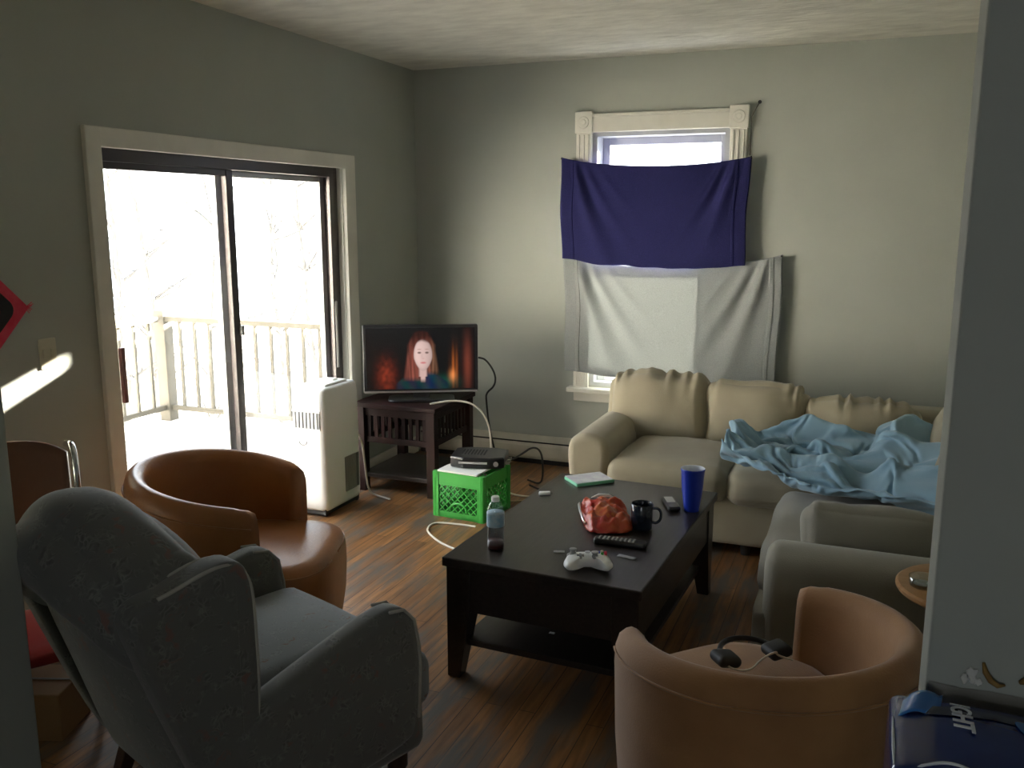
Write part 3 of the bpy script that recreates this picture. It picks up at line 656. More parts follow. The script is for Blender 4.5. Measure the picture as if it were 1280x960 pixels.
# ------------------------------------------------------------------ blue comforter heaped on the sofa
# draped folds of the quilt: x, y, z in millimetres, 41 rows of 51 points
QUILT = [
    [-660,4740,588,-644,4752,585,-618,4754,592,-607,4732,584,-593,4752,586,-564,4760,573,-540,4750,571,-514,4763,585,-486,4751,609,-466,4739,635,-443,4728,653,-436,4730,679,-426,4726,707,-395,4730,720,-359,4733,727,-328,4737,738,-305,4744,748,-291,4745,730,-273,4740,720,-255,4742,711,-236,4742,700,-211,4743,686,-181,4743,670,-156,4753,670,-142,4739,656,-124,4748,655,-114,4756,671,-91,4755,671,-65,4754,673,-35,4753,672,-7,4749,669,18,4745,666,40,4740,662,50,4723,684,29,4729,715,69,4739,744,109,4751,762,139,4760,773,159,4771,775,179,4773,789,197,4773,806,218,4767,783,239,4760,758,266,4758,728,299,4757,695,328,4763,666,327,4752,626,348,4757,651,381,4767,647,348,4765,757,420,4770,727],
    [-637,4704,596,-630,4721,589,-631,4743,607,-603,4734,604,-584,4730,586,-574,4760,598,-544,4757,596,-512,4736,606,-498,4737,637,-480,4734,665,-461,4727,675,-442,4706,684,-417,4728,685,-390,4715,700,-355,4708,719,-331,4706,754,-308,4712,773,-286,4724,774,-263,4720,767,-255,4711,747,-240,4706,731,-215,4706,719,-185,4705,706,-161,4705,693,-137,4717,707,-138,4705,681,-117,4717,695,-97,4718,689,-72,4719,683,-43,4722,675,-13,4721,670,10,4719,659,37,4712,664,23,4708,688,37,4701,721,80,4713,739,119,4726,750,145,4735,763,165,4742,777,161,4757,800,185,4752,796,211,4745,800,224,4740,771,251,4737,753,289,4742,742,311,4734,714,320,4725,686,343,4730,679,335,4734,743,366,4728,749,419,4724,769],
    [-648,4717,612,-626,4710,622,-607,4710,622,-601,4733,636,-584,4737,626,-561,4736,622,-540,4725,610,-528,4736,640,-500,4720,653,-483,4706,649,-467,4704,662,-444,4701,661,-416,4709,667,-389,4726,678,-353,4728,699,-322,4717,725,-308,4695,752,-289,4712,749,-283,4694,767,-260,4689,763,-233,4687,756,-209,4689,745,-182,4684,737,-161,4680,730,-156,4667,713,-140,4664,707,-124,4665,695,-107,4670,686,-82,4682,681,-52,4694,686,-20,4697,677,8,4700,674,26,4691,656,36,4686,683,37,4677,714,77,4684,726,109,4695,746,131,4709,766,143,4723,784,152,4733,804,173,4730,810,204,4721,801,233,4711,788,265,4721,773,293,4722,759,319,4721,751,328,4696,728,346,4701,744,355,4705,779,396,4703,811,438,4717,842],
    [-656,4705,625,-641,4718,643,-613,4719,659,-589,4709,672,-566,4712,659,-563,4709,628,-541,4716,633,-516,4712,623,-508,4702,642,-478,4712,628,-462,4708,632,-438,4714,636,-410,4714,637,-390,4710,649,-367,4706,668,-343,4703,689,-327,4690,713,-302,4702,710,-291,4683,725,-268,4681,726,-244,4674,726,-217,4668,725,-190,4662,722,-172,4650,735,-149,4649,740,-130,4655,741,-109,4655,733,-107,4644,713,-96,4669,713,-61,4671,705,-26,4677,695,3,4680,686,16,4668,660,43,4669,670,36,4657,704,66,4660,731,93,4672,753,110,4689,772,127,4703,791,149,4707,805,171,4712,795,192,4723,772,232,4714,750,272,4702,729,300,4677,734,324,4672,745,346,4677,761,376,4681,740,403,4699,755,438,4700,789,431,4680,831],
    [-656,4687,617,-641,4689,642,-623,4691,657,-601,4690,666,-573,4682,656,-545,4682,641,-528,4701,622,-513,4707,603,-488,4700,610,-471,4685,624,-448,4696,611,-437,4681,630,-412,4685,627,-392,4688,624,-378,4681,646,-366,4675,662,-352,4663,678,-330,4677,671,-308,4669,678,-282,4664,683,-253,4660,685,-223,4657,689,-194,4657,695,-171,4654,706,-157,4637,716,-137,4630,728,-114,4628,743,-93,4633,734,-84,4648,715,-79,4656,684,-45,4672,671,-9,4661,682,18,4658,685,40,4645,669,61,4649,687,86,4649,718,110,4656,741,115,4667,768,125,4678,793,147,4683,793,154,4698,772,193,4691,752,240,4670,728,282,4657,691,319,4638,681,338,4626,691,334,4618,720,348,4621,751,381,4637,766,418,4660,744,454,4682,768],
    [-660,4680,621,-636,4689,613,-615,4690,629,-596,4676,629,-580,4698,610,-551,4689,592,-529,4690,580,-508,4678,583,-488,4676,589,-464,4665,595,-438,4668,605,-417,4667,607,-408,4650,633,-390,4658,632,-375,4664,614,-357,4665,623,-366,4647,642,-343,4651,639,-321,4649,642,-293,4647,645,-263,4643,648,-232,4639,653,-204,4635,662,-186,4628,681,-160,4639,679,-139,4642,692,-120,4632,706,-105,4618,709,-81,4622,704,-61,4641,701,-34,4649,684,-13,4649,659,16,4640,662,24,4633,687,47,4628,703,72,4624,729,86,4645,758,99,4651,785,119,4653,797,139,4657,780,150,4664,751,196,4642,736,238,4627,691,284,4605,663,320,4587,650,341,4575,660,341,4567,684,330,4570,710,347,4579,743,387,4595,754,429,4613,749],
    [-652,4658,628,-632,4669,629,-623,4667,601,-601,4665,594,-576,4660,592,-555,4657,573,-531,4653,563,-526,4647,591,-504,4656,607,-473,4654,619,-445,4646,623,-421,4640,616,-399,4631,613,-376,4630,634,-378,4635,606,-360,4642,598,-351,4632,615,-345,4616,630,-325,4625,620,-299,4626,619,-269,4625,620,-237,4621,624,-214,4610,638,-191,4603,650,-170,4597,661,-152,4612,652,-128,4623,652,-110,4637,663,-88,4642,666,-64,4640,660,-34,4631,658,-12,4618,673,10,4610,657,35,4605,661,32,4601,689,75,4616,693,105,4631,734,98,4630,767,117,4626,782,122,4639,755,155,4619,741,194,4600,706,234,4581,664,278,4557,646,307,4543,643,322,4538,663,342,4523,674,326,4533,690,330,4542,719,358,4554,745,400,4567,743],
    [-663,4669,602,-645,4660,607,-629,4641,608,-609,4645,612,-588,4640,596,-565,4635,578,-540,4625,562,-513,4636,567,-503,4635,595,-476,4626,615,-450,4622,631,-424,4619,636,-396,4619,635,-375,4604,630,-362,4613,616,-362,4609,595,-345,4619,587,-336,4609,604,-323,4596,615,-303,4602,628,-276,4602,630,-248,4601,620,-217,4598,615,-191,4597,621,-166,4587,630,-152,4571,645,-128,4575,654,-105,4586,653,-84,4593,651,-61,4590,658,-33,4584,658,-19,4584,635,-8,4562,651,5,4572,629,14,4556,649,37,4563,673,82,4589,689,110,4603,721,106,4590,746,130,4587,740,160,4575,713,190,4560,676,236,4535,669,274,4514,648,298,4508,661,323,4493,661,310,4505,688,334,4493,695,334,4505,722,359,4511,748,397,4521,742],
    [-681,4662,616,-658,4642,607,-636,4637,640,-613,4615,643,-592,4615,640,-577,4606,608,-537,4622,595,-517,4608,567,-490,4623,566,-463,4626,582,-437,4623,597,-419,4606,607,-396,4595,617,-378,4604,604,-361,4585,613,-338,4585,606,-350,4594,579,-329,4604,579,-313,4612,591,-294,4607,600,-281,4589,610,-258,4579,628,-228,4584,633,-194,4577,632,-170,4565,616,-139,4566,617,-113,4561,628,-99,4547,644,-76,4547,646,-61,4551,631,-43,4536,649,-39,4552,623,-24,4538,619,-5,4540,603,16,4546,614,35,4548,638,61,4544,669,97,4553,686,121,4554,695,138,4537,709,162,4535,677,202,4512,683,245,4494,680,281,4491,673,306,4475,664,297,4489,681,320,4475,696,321,4486,730,346,4481,750,378,4474,743,408,4481,754],
    [-680,4640,608,-656,4633,654,-632,4590,672,-610,4593,696,-590,4599,696,-576,4584,664,-554,4577,614,-513,4608,598,-491,4600,573,-457,4600,561,-430,4613,563,-407,4608,580,-390,4591,588,-379,4576,605,-364,4582,587,-348,4564,605,-343,4568,581,-323,4582,580,-307,4593,569,-284,4610,571,-267,4601,591,-241,4584,605,-229,4560,628,-198,4553,618,-171,4548,637,-137,4544,636,-116,4541,614,-85,4544,617,-83,4520,627,-63,4512,627,-54,4532,611,-32,4526,602,-30,4508,627,-9,4515,626,19,4516,631,51,4512,641,76,4516,660,98,4515,680,126,4508,687,154,4495,676,188,4491,663,227,4486,651,265,4484,643,287,4472,653,279,4467,678,286,4474,701,301,4471,725,322,4459,746,357,4456,764,393,4449,765,407,4451,739],
    [-662,4615,638,-657,4606,691,-622,4616,711,-608,4601,736,-590,4587,727,-572,4575,701,-554,4559,658,-529,4561,614,-486,4589,612,-458,4596,592,-437,4593,584,-412,4578,580,-403,4576,607,-392,4549,595,-375,4533,605,-365,4520,587,-343,4528,583,-324,4555,594,-308,4580,594,-288,4588,588,-263,4575,583,-256,4557,613,-223,4534,613,-201,4528,637,-171,4522,633,-140,4523,625,-107,4525,631,-98,4531,599,-70,4531,597,-66,4507,594,-45,4513,587,-41,4497,609,-14,4496,608,4,4483,635,42,4472,642,70,4477,677,83,4482,708,102,4489,722,128,4478,715,162,4469,697,207,4481,691,238,4462,667,256,4457,638,285,4447,642,295,4457,664,305,4454,686,327,4455,710,352,4442,730,375,4445,741,401,4421,756,419,4426,730],
    [-665,4586,665,-639,4590,700,-642,4608,724,-624,4594,737,-606,4573,734,-575,4557,719,-543,4558,691,-520,4551,643,-510,4547,607,-474,4555,620,-450,4558,620,-427,4540,625,-416,4514,616,-399,4490,633,-395,4472,620,-378,4481,628,-349,4491,613,-326,4509,587,-303,4537,595,-282,4542,587,-269,4537,615,-240,4510,615,-227,4506,646,-202,4493,642,-172,4500,646,-138,4508,646,-112,4502,617,-91,4508,592,-80,4522,574,-56,4515,568,-54,4495,579,-31,4497,585,-21,4476,609,24,4463,623,29,4485,675,57,4487,728,79,4476,764,95,4452,770,119,4444,769,154,4439,748,191,4437,711,235,4467,706,259,4465,674,262,4440,656,278,4448,670,286,4451,708,306,4441,739,340,4436,759,370,4428,740,397,4414,735,419,4407,741],
    [-650,4568,680,-655,4584,713,-645,4585,737,-633,4581,717,-609,4573,705,-584,4559,695,-548,4538,685,-518,4534,660,-495,4537,632,-472,4535,602,-448,4527,609,-436,4502,634,-423,4470,639,-416,4436,622,-400,4428,644,-395,4444,625,-370,4469,615,-332,4481,596,-302,4504,597,-277,4501,599,-256,4489,624,-249,4488,659,-229,4466,660,-205,4466,665,-177,4474,647,-141,4489,633,-95,4499,637,-79,4495,607,-78,4492,578,-75,4503,553,-40,4497,553,-41,4477,582,-43,4465,622,3,4462,647,21,4470,700,41,4482,755,60,4450,778,83,4423,789,109,4415,791,138,4411,786,171,4414,762,205,4413,725,243,4437,726,268,4439,707,287,4419,694,311,4425,701,333,4428,720,339,4411,751,368,4401,736,392,4400,755,409,4388,737],
    [-667,4565,694,-637,4568,700,-643,4566,733,-624,4567,738,-616,4559,716,-600,4545,688,-569,4541,664,-537,4535,637,-513,4532,622,-485,4523,618,-462,4515,631,-452,4477,628,-437,4443,637,-418,4404,640,-399,4409,623,-389,4427,627,-367,4472,639,-319,4484,615,-290,4487,594,-288,4485,621,-272,4462,653,-257,4457,681,-230,4450,699,-212,4441,682,-181,4454,673,-152,4462,640,-107,4472,636,-70,4478,618,-64,4479,592,-64,4474,568,-42,4470,549,-25,4472,568,-18,4455,607,28,4436,634,50,4460,694,53,4461,738,58,4422,758,78,4400,767,101,4386,780,135,4383,780,169,4388,773,198,4396,755,222,4395,738,247,4400,745,277,4407,750,305,4405,751,327,4389,739,353,4380,738,368,4381,758,395,4366,757,402,4360,737],
    [-663,4568,722,-654,4553,709,-635,4555,714,-626,4546,733,-602,4543,731,-587,4542,708,-564,4521,675,-542,4516,647,-521,4514,616,-489,4522,595,-454,4508,611,-448,4466,612,-434,4422,610,-415,4385,619,-386,4389,632,-381,4412,642,-361,4453,622,-314,4464,599,-283,4466,590,-263,4474,613,-255,4453,640,-254,4431,675,-244,4427,705,-214,4430,706,-189,4429,686,-162,4434,655,-127,4439,629,-86,4443,631,-74,4447,597,-52,4454,591,-49,4446,567,-24,4445,588,-41,4436,626,0,4443,658,25,4449,708,73,4450,733,85,4431,761,96,4405,750,124,4410,762,158,4398,754,172,4368,742,204,4371,728,223,4365,742,249,4368,738,277,4363,747,308,4359,756,336,4352,766,362,4349,767,368,4338,744,391,4337,739,408,4326,755],
    [-668,4553,730,-647,4549,736,-642,4532,721,-632,4536,703,-611,4534,703,-582,4516,709,-545,4515,691,-511,4512,662,-491,4511,634,-487,4501,594,-444,4511,594,-433,4480,619,-418,4426,599,-401,4387,594,-375,4382,610,-377,4411,623,-352,4456,636,-300,4468,620,-281,4449,597,-252,4465,600,-233,4461,636,-234,4441,669,-232,4420,679,-223,4410,697,-192,4402,690,-165,4408,672,-138,4409,647,-109,4408,622,-73,4408,619,-48,4420,617,-41,4415,598,-14,4417,601,-19,4413,636,20,4421,657,30,4428,711,79,4435,719,101,4438,738,125,4419,744,138,4377,734,174,4381,705,207,4357,695,205,4330,711,228,4332,715,255,4333,727,288,4332,732,321,4329,736,353,4327,740,367,4308,764,392,4310,764,406,4297,733,411,4283,747],
    [-667,4539,720,-656,4532,745,-628,4531,745,-620,4522,724,-622,4514,701,-597,4518,684,-558,4500,679,-526,4494,656,-500,4493,636,-477,4493,626,-462,4493,595,-418,4486,604,-408,4438,612,-392,4408,606,-365,4396,593,-357,4409,630,-350,4462,658,-307,4448,619,-273,4456,617,-258,4443,602,-231,4444,622,-234,4426,651,-215,4427,661,-206,4401,670,-184,4419,660,-178,4387,657,-148,4387,644,-112,4386,633,-82,4385,613,-56,4387,613,-34,4387,616,-12,4384,623,12,4393,641,16,4401,682,53,4408,698,71,4405,730,100,4399,724,130,4393,703,164,4361,693,191,4325,693,207,4321,664,215,4293,684,237,4301,688,266,4299,707,299,4296,725,331,4292,740,361,4286,743,389,4286,738,400,4269,761,432,4274,759,441,4264,737],
    [-659,4527,699,-656,4516,723,-645,4509,743,-619,4501,739,-606,4505,716,-606,4494,681,-575,4501,654,-544,4501,626,-512,4496,608,-485,4484,612,-463,4475,598,-433,4470,595,-392,4453,604,-398,4423,587,-373,4420,590,-348,4417,608,-336,4436,658,-296,4452,639,-280,4437,616,-257,4439,627,-229,4427,610,-213,4428,632,-220,4402,639,-204,4390,645,-181,4413,624,-164,4387,626,-146,4364,628,-120,4378,612,-94,4364,629,-67,4382,637,-45,4386,645,-21,4388,652,3,4380,673,39,4379,673,49,4375,706,74,4382,694,108,4371,684,136,4339,688,168,4318,663,183,4283,677,198,4282,648,221,4268,653,241,4270,669,272,4268,688,306,4263,709,334,4258,732,366,4255,745,394,4251,739,426,4249,736,449,4239,754,475,4246,742],
    [-630,4506,669,-648,4492,689,-627,4492,698,-628,4473,708,-604,4470,708,-581,4469,687,-560,4475,660,-533,4477,634,-514,4473,611,-495,4476,590,-472,4487,578,-438,4495,581,-415,4460,589,-395,4445,584,-385,4431,605,-366,4425,608,-336,4438,636,-309,4430,634,-273,4423,631,-251,4420,606,-233,4404,624,-215,4414,606,-197,4407,614,-205,4378,620,-179,4383,612,-155,4381,592,-145,4356,606,-120,4357,621,-82,4368,598,-64,4355,635,-37,4361,644,-17,4357,653,13,4360,663,41,4352,682,68,4364,674,81,4336,687,120,4318,680,146,4306,651,161,4269,668,179,4260,641,187,4245,660,208,4244,674,230,4241,682,259,4235,696,292,4229,713,320,4224,727,343,4229,745,385,4233,747,420,4229,749,450,4216,738,486,4216,745],
    [-633,4484,623,-628,4474,642,-626,4451,645,-606,4452,653,-587,4468,649,-581,4447,640,-556,4442,623,-541,4455,599,-521,4437,604,-494,4442,602,-472,4458,596,-449,4473,570,-412,4491,587,-396,4465,593,-375,4444,590,-373,4445,609,-343,4444,620,-317,4429,616,-285,4418,611,-261,4402,607,-230,4395,600,-209,4374,595,-188,4385,584,-187,4353,598,-165,4349,607,-160,4355,579,-133,4341,583,-117,4354,595,-87,4348,602,-55,4352,609,-31,4360,619,-2,4357,632,28,4352,637,59,4348,647,86,4330,645,113,4305,653,126,4269,659,152,4261,631,164,4236,644,192,4221,648,203,4241,635,227,4225,646,238,4211,664,271,4209,667,299,4202,677,318,4195,687,338,4202,698,336,4198,738,357,4201,764,388,4201,739,437,4197,749],
    [-642,4483,583,-630,4476,603,-612,4474,613,-597,4484,622,-575,4475,588,-561,4462,591,-560,4441,565,-544,4429,558,-536,4410,573,-518,4428,567,-487,4432,568,-453,4438,589,-422,4463,565,-390,4482,575,-377,4478,597,-358,4460,596,-346,4441,601,-315,4442,595,-284,4428,590,-255,4408,577,-229,4382,568,-201,4363,561,-178,4352,560,-177,4341,579,-175,4332,599,-147,4327,582,-147,4331,608,-126,4335,618,-97,4338,625,-62,4337,628,-31,4331,623,2,4321,625,35,4312,628,61,4295,641,88,4281,627,107,4252,641,133,4245,618,152,4228,632,170,4226,615,192,4227,620,218,4213,620,221,4198,643,252,4200,632,281,4185,637,307,4171,643,324,4163,645,344,4169,643,342,4158,665,334,4160,708,333,4142,756,404,4144,674],
    [-643,4473,560,-617,4455,581,-608,4471,592,-592,4439,619,-592,4444,589,-585,4432,580,-573,4414,572,-566,4403,550,-536,4408,544,-510,4404,552,-495,4399,574,-462,4406,560,-426,4415,577,-402,4432,559,-380,4440,556,-358,4438,552,-336,4422,556,-325,4399,571,-300,4389,554,-271,4371,543,-240,4352,540,-214,4336,550,-190,4329,566,-175,4314,567,-158,4306,576,-152,4309,601,-129,4315,587,-113,4316,604,-86,4322,597,-58,4305,606,-27,4289,610,4,4274,614,36,4262,619,67,4255,610,85,4238,627,108,4231,610,129,4219,616,147,4210,610,169,4206,620,183,4204,634,201,4196,618,230,4182,622,252,4171,644,278,4155,627,303,4145,620,325,4140,615,341,4128,621,347,4120,648,314,4149,660,339,4097,709,340,4119,728],
    [-655,4475,578,-633,4441,604,-603,4438,636,-602,4415,627,-570,4419,625,-582,4408,604,-557,4416,598,-554,4397,576,-537,4385,560,-512,4377,545,-480,4384,552,-458,4379,579,-430,4376,559,-405,4380,563,-386,4381,551,-365,4375,567,-358,4368,543,-338,4365,533,-313,4359,530,-285,4349,537,-253,4335,557,-222,4331,585,-197,4315,604,-170,4305,620,-180,4282,602,-160,4275,605,-135,4279,597,-107,4282,593,-72,4287,600,-47,4284,570,-11,4273,567,21,4260,570,50,4246,580,58,4227,610,86,4214,606,104,4201,623,122,4207,641,130,4189,627,147,4203,644,164,4186,633,188,4178,635,214,4163,642,242,4143,641,271,4131,650,296,4126,655,298,4108,636,320,4089,644,306,4099,674,307,4089,708,324,4074,742,356,4057,759],
    [-651,4476,614,-637,4431,640,-607,4423,663,-580,4412,662,-561,4399,650,-551,4391,628,-558,4380,599,-527,4395,603,-514,4377,583,-488,4371,575,-472,4352,563,-444,4354,563,-423,4360,582,-403,4351,565,-385,4366,582,-379,4349,560,-361,4349,568,-344,4346,563,-322,4338,569,-294,4324,589,-263,4319,618,-234,4304,640,-206,4290,654,-195,4270,657,-194,4244,642,-177,4233,631,-155,4233,610,-119,4241,591,-75,4251,608,-42,4247,571,-10,4242,543,21,4234,545,47,4222,567,70,4196,594,89,4179,630,86,4183,668,101,4167,665,108,4149,650,124,4164,665,146,4163,664,169,4151,659,194,4134,659,221,4114,665,247,4106,684,270,4100,696,281,4078,689,293,4048,692,315,4051,722,344,4035,725,354,4018,756,390,4014,746],
    [-656,4460,660,-641,4428,674,-619,4412,671,-600,4400,663,-581,4385,647,-568,4370,624,-545,4354,605,-516,4362,603,-489,4366,598,-488,4344,579,-459,4348,594,-440,4336,582,-421,4326,580,-395,4325,583,-393,4340,606,-370,4321,603,-359,4338,621,-347,4316,615,-325,4309,622,-298,4302,635,-270,4290,647,-241,4276,652,-217,4269,635,-218,4255,662,-196,4251,678,-169,4259,667,-151,4246,660,-136,4214,636,-98,4208,596,-39,4221,603,-18,4210,562,13,4200,560,34,4190,595,66,4157,626,66,4153,675,84,4144,707,104,4146,718,102,4130,692,113,4117,680,131,4133,691,158,4129,692,180,4109,686,203,4085,688,231,4067,696,258,4055,707,279,4050,733,305,4033,741,333,4017,753,349,3997,735,385,3990,735,404,3975,760],
    [-665,4439,700,-634,4431,703,-610,4414,699,-587,4398,680,-561,4379,669,-548,4361,641,-534,4336,620,-508,4335,601,-483,4342,614,-480,4324,598,-468,4311,590,-445,4300,597,-417,4297,607,-393,4293,621,-378,4303,640,-362,4311,665,-361,4294,637,-345,4300,649,-323,4296,647,-306,4275,647,-280,4257,637,-259,4235,641,-235,4224,639,-208,4226,628,-205,4222,664,-180,4237,686,-151,4248,692,-127,4244,669,-98,4213,649,-75,4174,614,-27,4171,608,3,4160,606,35,4136,625,47,4132,681,79,4109,705,73,4105,735,97,4112,725,99,4105,707,120,4114,709,135,4102,698,152,4101,678,166,4085,703,195,4067,718,226,4051,727,256,4032,732,280,4013,747,313,3997,753,341,3979,754,373,3967,758,398,3950,740,430,3943,742],
    [-661,4415,720,-656,4422,696,-624,4399,692,-599,4372,682,-568,4354,670,-534,4354,656,-519,4350,625,-513,4324,617,-500,4309,614,-477,4303,624,-454,4308,629,-433,4325,633,-406,4335,636,-387,4325,657,-385,4307,676,-370,4286,671,-351,4272,654,-334,4278,615,-319,4245,623,-297,4237,595,-292,4204,602,-267,4201,588,-249,4188,593,-231,4181,616,-198,4191,623,-184,4200,662,-158,4219,668,-133,4214,676,-102,4189,668,-69,4166,640,-35,4141,619,-3,4122,624,24,4105,656,53,4088,691,71,4077,722,89,4079,733,111,4088,737,109,4081,708,128,4084,713,125,4086,682,147,4076,692,176,4061,683,207,4045,698,223,4019,722,251,3997,738,290,3983,737,324,3980,727,330,3955,746,358,3939,750,391,3907,753,421,3899,755],
    [-637,4411,726,-650,4395,698,-630,4392,665,-596,4375,649,-571,4352,644,-550,4331,652,-517,4339,647,-498,4346,629,-479,4336,632,-473,4320,644,-451,4344,651,-425,4349,656,-407,4343,663,-410,4313,671,-392,4283,668,-379,4274,633,-348,4261,598,-324,4239,578,-321,4215,590,-298,4201,562,-278,4184,564,-270,4176,586,-248,4170,572,-225,4172,595,-201,4171,618,-189,4175,645,-155,4183,644,-132,4165,661,-101,4145,636,-72,4122,603,-42,4100,588,-12,4083,605,35,4084,625,72,4087,663,87,4095,690,92,4077,703,94,4059,714,113,4051,708,110,4072,692,133,4056,694,150,4052,673,170,4030,693,202,4008,703,236,3991,709,272,3988,702,306,3970,700,333,3950,696,330,3922,707,319,3906,727,336,3870,763,389,3861,767],
    [-648,4390,729,-629,4377,700,-628,4371,657,-599,4350,653,-583,4343,625,-556,4331,625,-529,4316,645,-505,4325,641,-493,4342,651,-476,4344,667,-457,4335,676,-435,4329,681,-425,4318,657,-410,4293,640,-394,4260,632,-365,4235,616,-339,4224,607,-331,4211,568,-320,4190,563,-308,4174,566,-281,4155,570,-262,4140,582,-241,4142,584,-215,4147,591,-187,4147,608,-169,4158,625,-161,4166,653,-137,4147,627,-108,4127,590,-73,4096,553,-43,4063,539,-24,4041,560,12,4033,598,61,4046,624,79,4047,665,97,4066,656,112,4058,664,99,4043,672,113,4031,683,131,4039,664,145,4015,676,179,4001,671,216,3984,674,250,3966,676,278,3942,686,309,3917,692,320,3907,663,346,3890,660,342,3870,678,330,3840,707,333,3821,735],
    [-657,4366,709,-647,4361,674,-616,4340,675,-598,4319,652,-588,4317,626,-567,4311,635,-541,4307,623,-515,4305,629,-492,4310,646,-489,4318,663,-467,4308,663,-445,4299,654,-421,4277,648,-419,4266,612,-389,4250,591,-360,4237,581,-346,4208,594,-328,4194,600,-308,4190,597,-296,4180,586,-274,4161,599,-247,4164,601,-235,4150,605,-216,4153,618,-199,4157,646,-172,4149,654,-149,4144,666,-114,4130,642,-96,4101,596,-83,4062,552,-58,4038,527,-16,4026,539,17,4014,559,44,4004,599,74,4016,620,93,4013,636,112,4029,627,116,4016,643,99,4004,660,125,4000,656,152,3990,648,181,3967,656,214,3945,660,244,3920,666,275,3893,667,304,3865,664,326,3850,661,319,3857,630,341,3849,618,354,3832,643,337,3795,642],
    [-658,4352,668,-640,4327,657,-612,4337,634,-616,4302,627,-600,4286,621,-578,4280,628,-559,4277,636,-536,4281,642,-516,4277,649,-492,4272,651,-476,4277,630,-451,4272,624,-434,4249,631,-399,4235,626,-381,4225,606,-368,4212,583,-344,4194,569,-328,4184,584,-314,4165,598,-296,4175,609,-271,4179,612,-250,4165,627,-221,4158,636,-194,4140,628,-194,4135,656,-179,4136,674,-146,4120,666,-127,4108,627,-83,4076,603,-57,4054,553,-50,4007,533,-8,3999,526,25,4003,538,47,3990,580,68,3992,595,77,3978,615,94,3995,606,113,3986,614,97,3976,626,121,3969,636,146,3954,639,177,3932,642,208,3906,643,238,3880,641,267,3849,640,302,3828,634,322,3812,629,340,3807,619,328,3820,588,341,3815,572,428,3797,583],
    [-660,4323,632,-630,4312,618,-614,4331,598,-594,4317,601,-584,4296,591,-562,4296,600,-550,4280,600,-538,4264,607,-524,4255,618,-496,4262,623,-473,4251,634,-443,4248,616,-417,4242,609,-410,4215,619,-376,4204,606,-359,4193,600,-348,4175,579,-325,4164,570,-304,4156,581,-292,4150,600,-272,4145,619,-246,4138,629,-223,4129,630,-198,4119,639,-167,4131,641,-173,4109,647,-152,4088,656,-118,4082,626,-94,4062,580,-45,4039,562,-37,3995,549,-10,3977,543,29,3971,544,64,3971,561,65,3964,594,81,3973,578,104,3972,575,108,3954,588,101,3940,605,126,3941,605,154,3929,606,186,3911,607,220,3890,604,245,3858,605,266,3825,605,295,3797,602,324,3800,596,317,3786,620,341,3777,624,326,3779,576,347,3794,594],
    [-646,4313,605,-637,4327,593,-617,4324,566,-586,4326,576,-566,4316,583,-549,4297,570,-536,4284,578,-525,4271,584,-510,4270,604,-504,4242,615,-475,4258,608,-452,4249,592,-432,4234,598,-403,4204,596,-388,4185,596,-363,4173,596,-343,4164,600,-327,4150,585,-308,4138,573,-286,4138,585,-265,4134,604,-241,4129,607,-210,4126,608,-186,4122,612,-161,4117,618,-145,4101,627,-144,4066,621,-108,4047,619,-92,4039,579,-62,4025,571,-20,4013,561,8,3994,555,46,3966,570,58,3947,569,69,3943,580,88,3948,590,92,3947,565,118,3938,560,121,3924,577,129,3899,590,153,3885,602,186,3870,603,220,3848,603,240,3827,578,275,3814,571,308,3798,570,339,3776,572,323,3759,603,322,3755,635,349,3753,612,345,3751,587],
    [-658,4313,589,-632,4302,595,-605,4311,590,-600,4311,553,-573,4313,543,-546,4305,546,-525,4297,559,-512,4288,575,-497,4269,587,-478,4238,604,-461,4231,619,-458,4226,585,-421,4234,577,-394,4221,583,-379,4190,574,-369,4165,571,-352,4145,576,-339,4128,585,-316,4123,591,-293,4117,592,-268,4113,596,-240,4109,600,-214,4099,605,-188,4087,612,-168,4081,597,-144,4073,589,-123,4057,589,-114,4027,596,-83,4009,586,-50,4010,585,-17,4013,580,16,3996,583,31,3961,592,62,3941,598,78,3921,600,80,3925,573,101,3917,581,109,3904,555,139,3902,552,156,3886,565,170,3859,577,191,3832,588,219,3810,605,255,3806,599,275,3787,580,304,3768,566,333,3750,564,330,3739,596,326,3716,628,351,3717,626,352,3705,596],
    [-658,4315,570,-634,4305,574,-612,4295,582,-587,4300,575,-565,4293,560,-554,4276,543,-530,4271,547,-507,4266,556,-489,4248,571,-486,4224,595,-471,4214,618,-441,4219,610,-431,4207,574,-394,4218,562,-365,4203,565,-345,4175,558,-337,4155,560,-329,4132,557,-316,4111,561,-297,4096,569,-275,4084,578,-249,4075,585,-221,4064,590,-196,4049,591,-170,4036,594,-147,4026,596,-122,4019,583,-108,4028,562,-81,4015,553,-52,4003,568,-23,3990,571,7,3967,571,34,3938,571,57,3916,572,65,3899,597,83,3894,568,102,3887,586,125,3881,573,136,3864,549,172,3861,543,199,3844,555,222,3825,572,244,3796,582,265,3772,601,297,3775,600,313,3743,583,334,3710,569,337,3694,614,319,3688,640,347,3679,652,357,3665,626],
    [-664,4305,577,-645,4286,570,-619,4289,567,-595,4288,559,-575,4284,571,-548,4274,570,-536,4259,561,-517,4249,583,-504,4218,581,-473,4197,585,-451,4201,598,-436,4203,622,-424,4194,591,-393,4190,558,-363,4193,539,-327,4184,536,-306,4170,547,-294,4146,544,-282,4123,539,-270,4101,541,-260,4078,545,-232,4079,553,-204,4071,558,-175,4061,562,-151,4048,565,-137,4029,567,-132,4003,569,-106,4003,576,-88,3995,555,-59,3984,558,-26,3977,583,6,3954,594,41,3925,596,45,3896,575,67,3876,571,81,3872,594,96,3862,573,126,3854,579,155,3847,568,167,3827,543,202,3809,545,235,3793,551,265,3778,562,288,3757,579,299,3739,606,321,3714,597,328,3675,585,348,3653,606,331,3647,673,330,3648,739,423,3634,649],
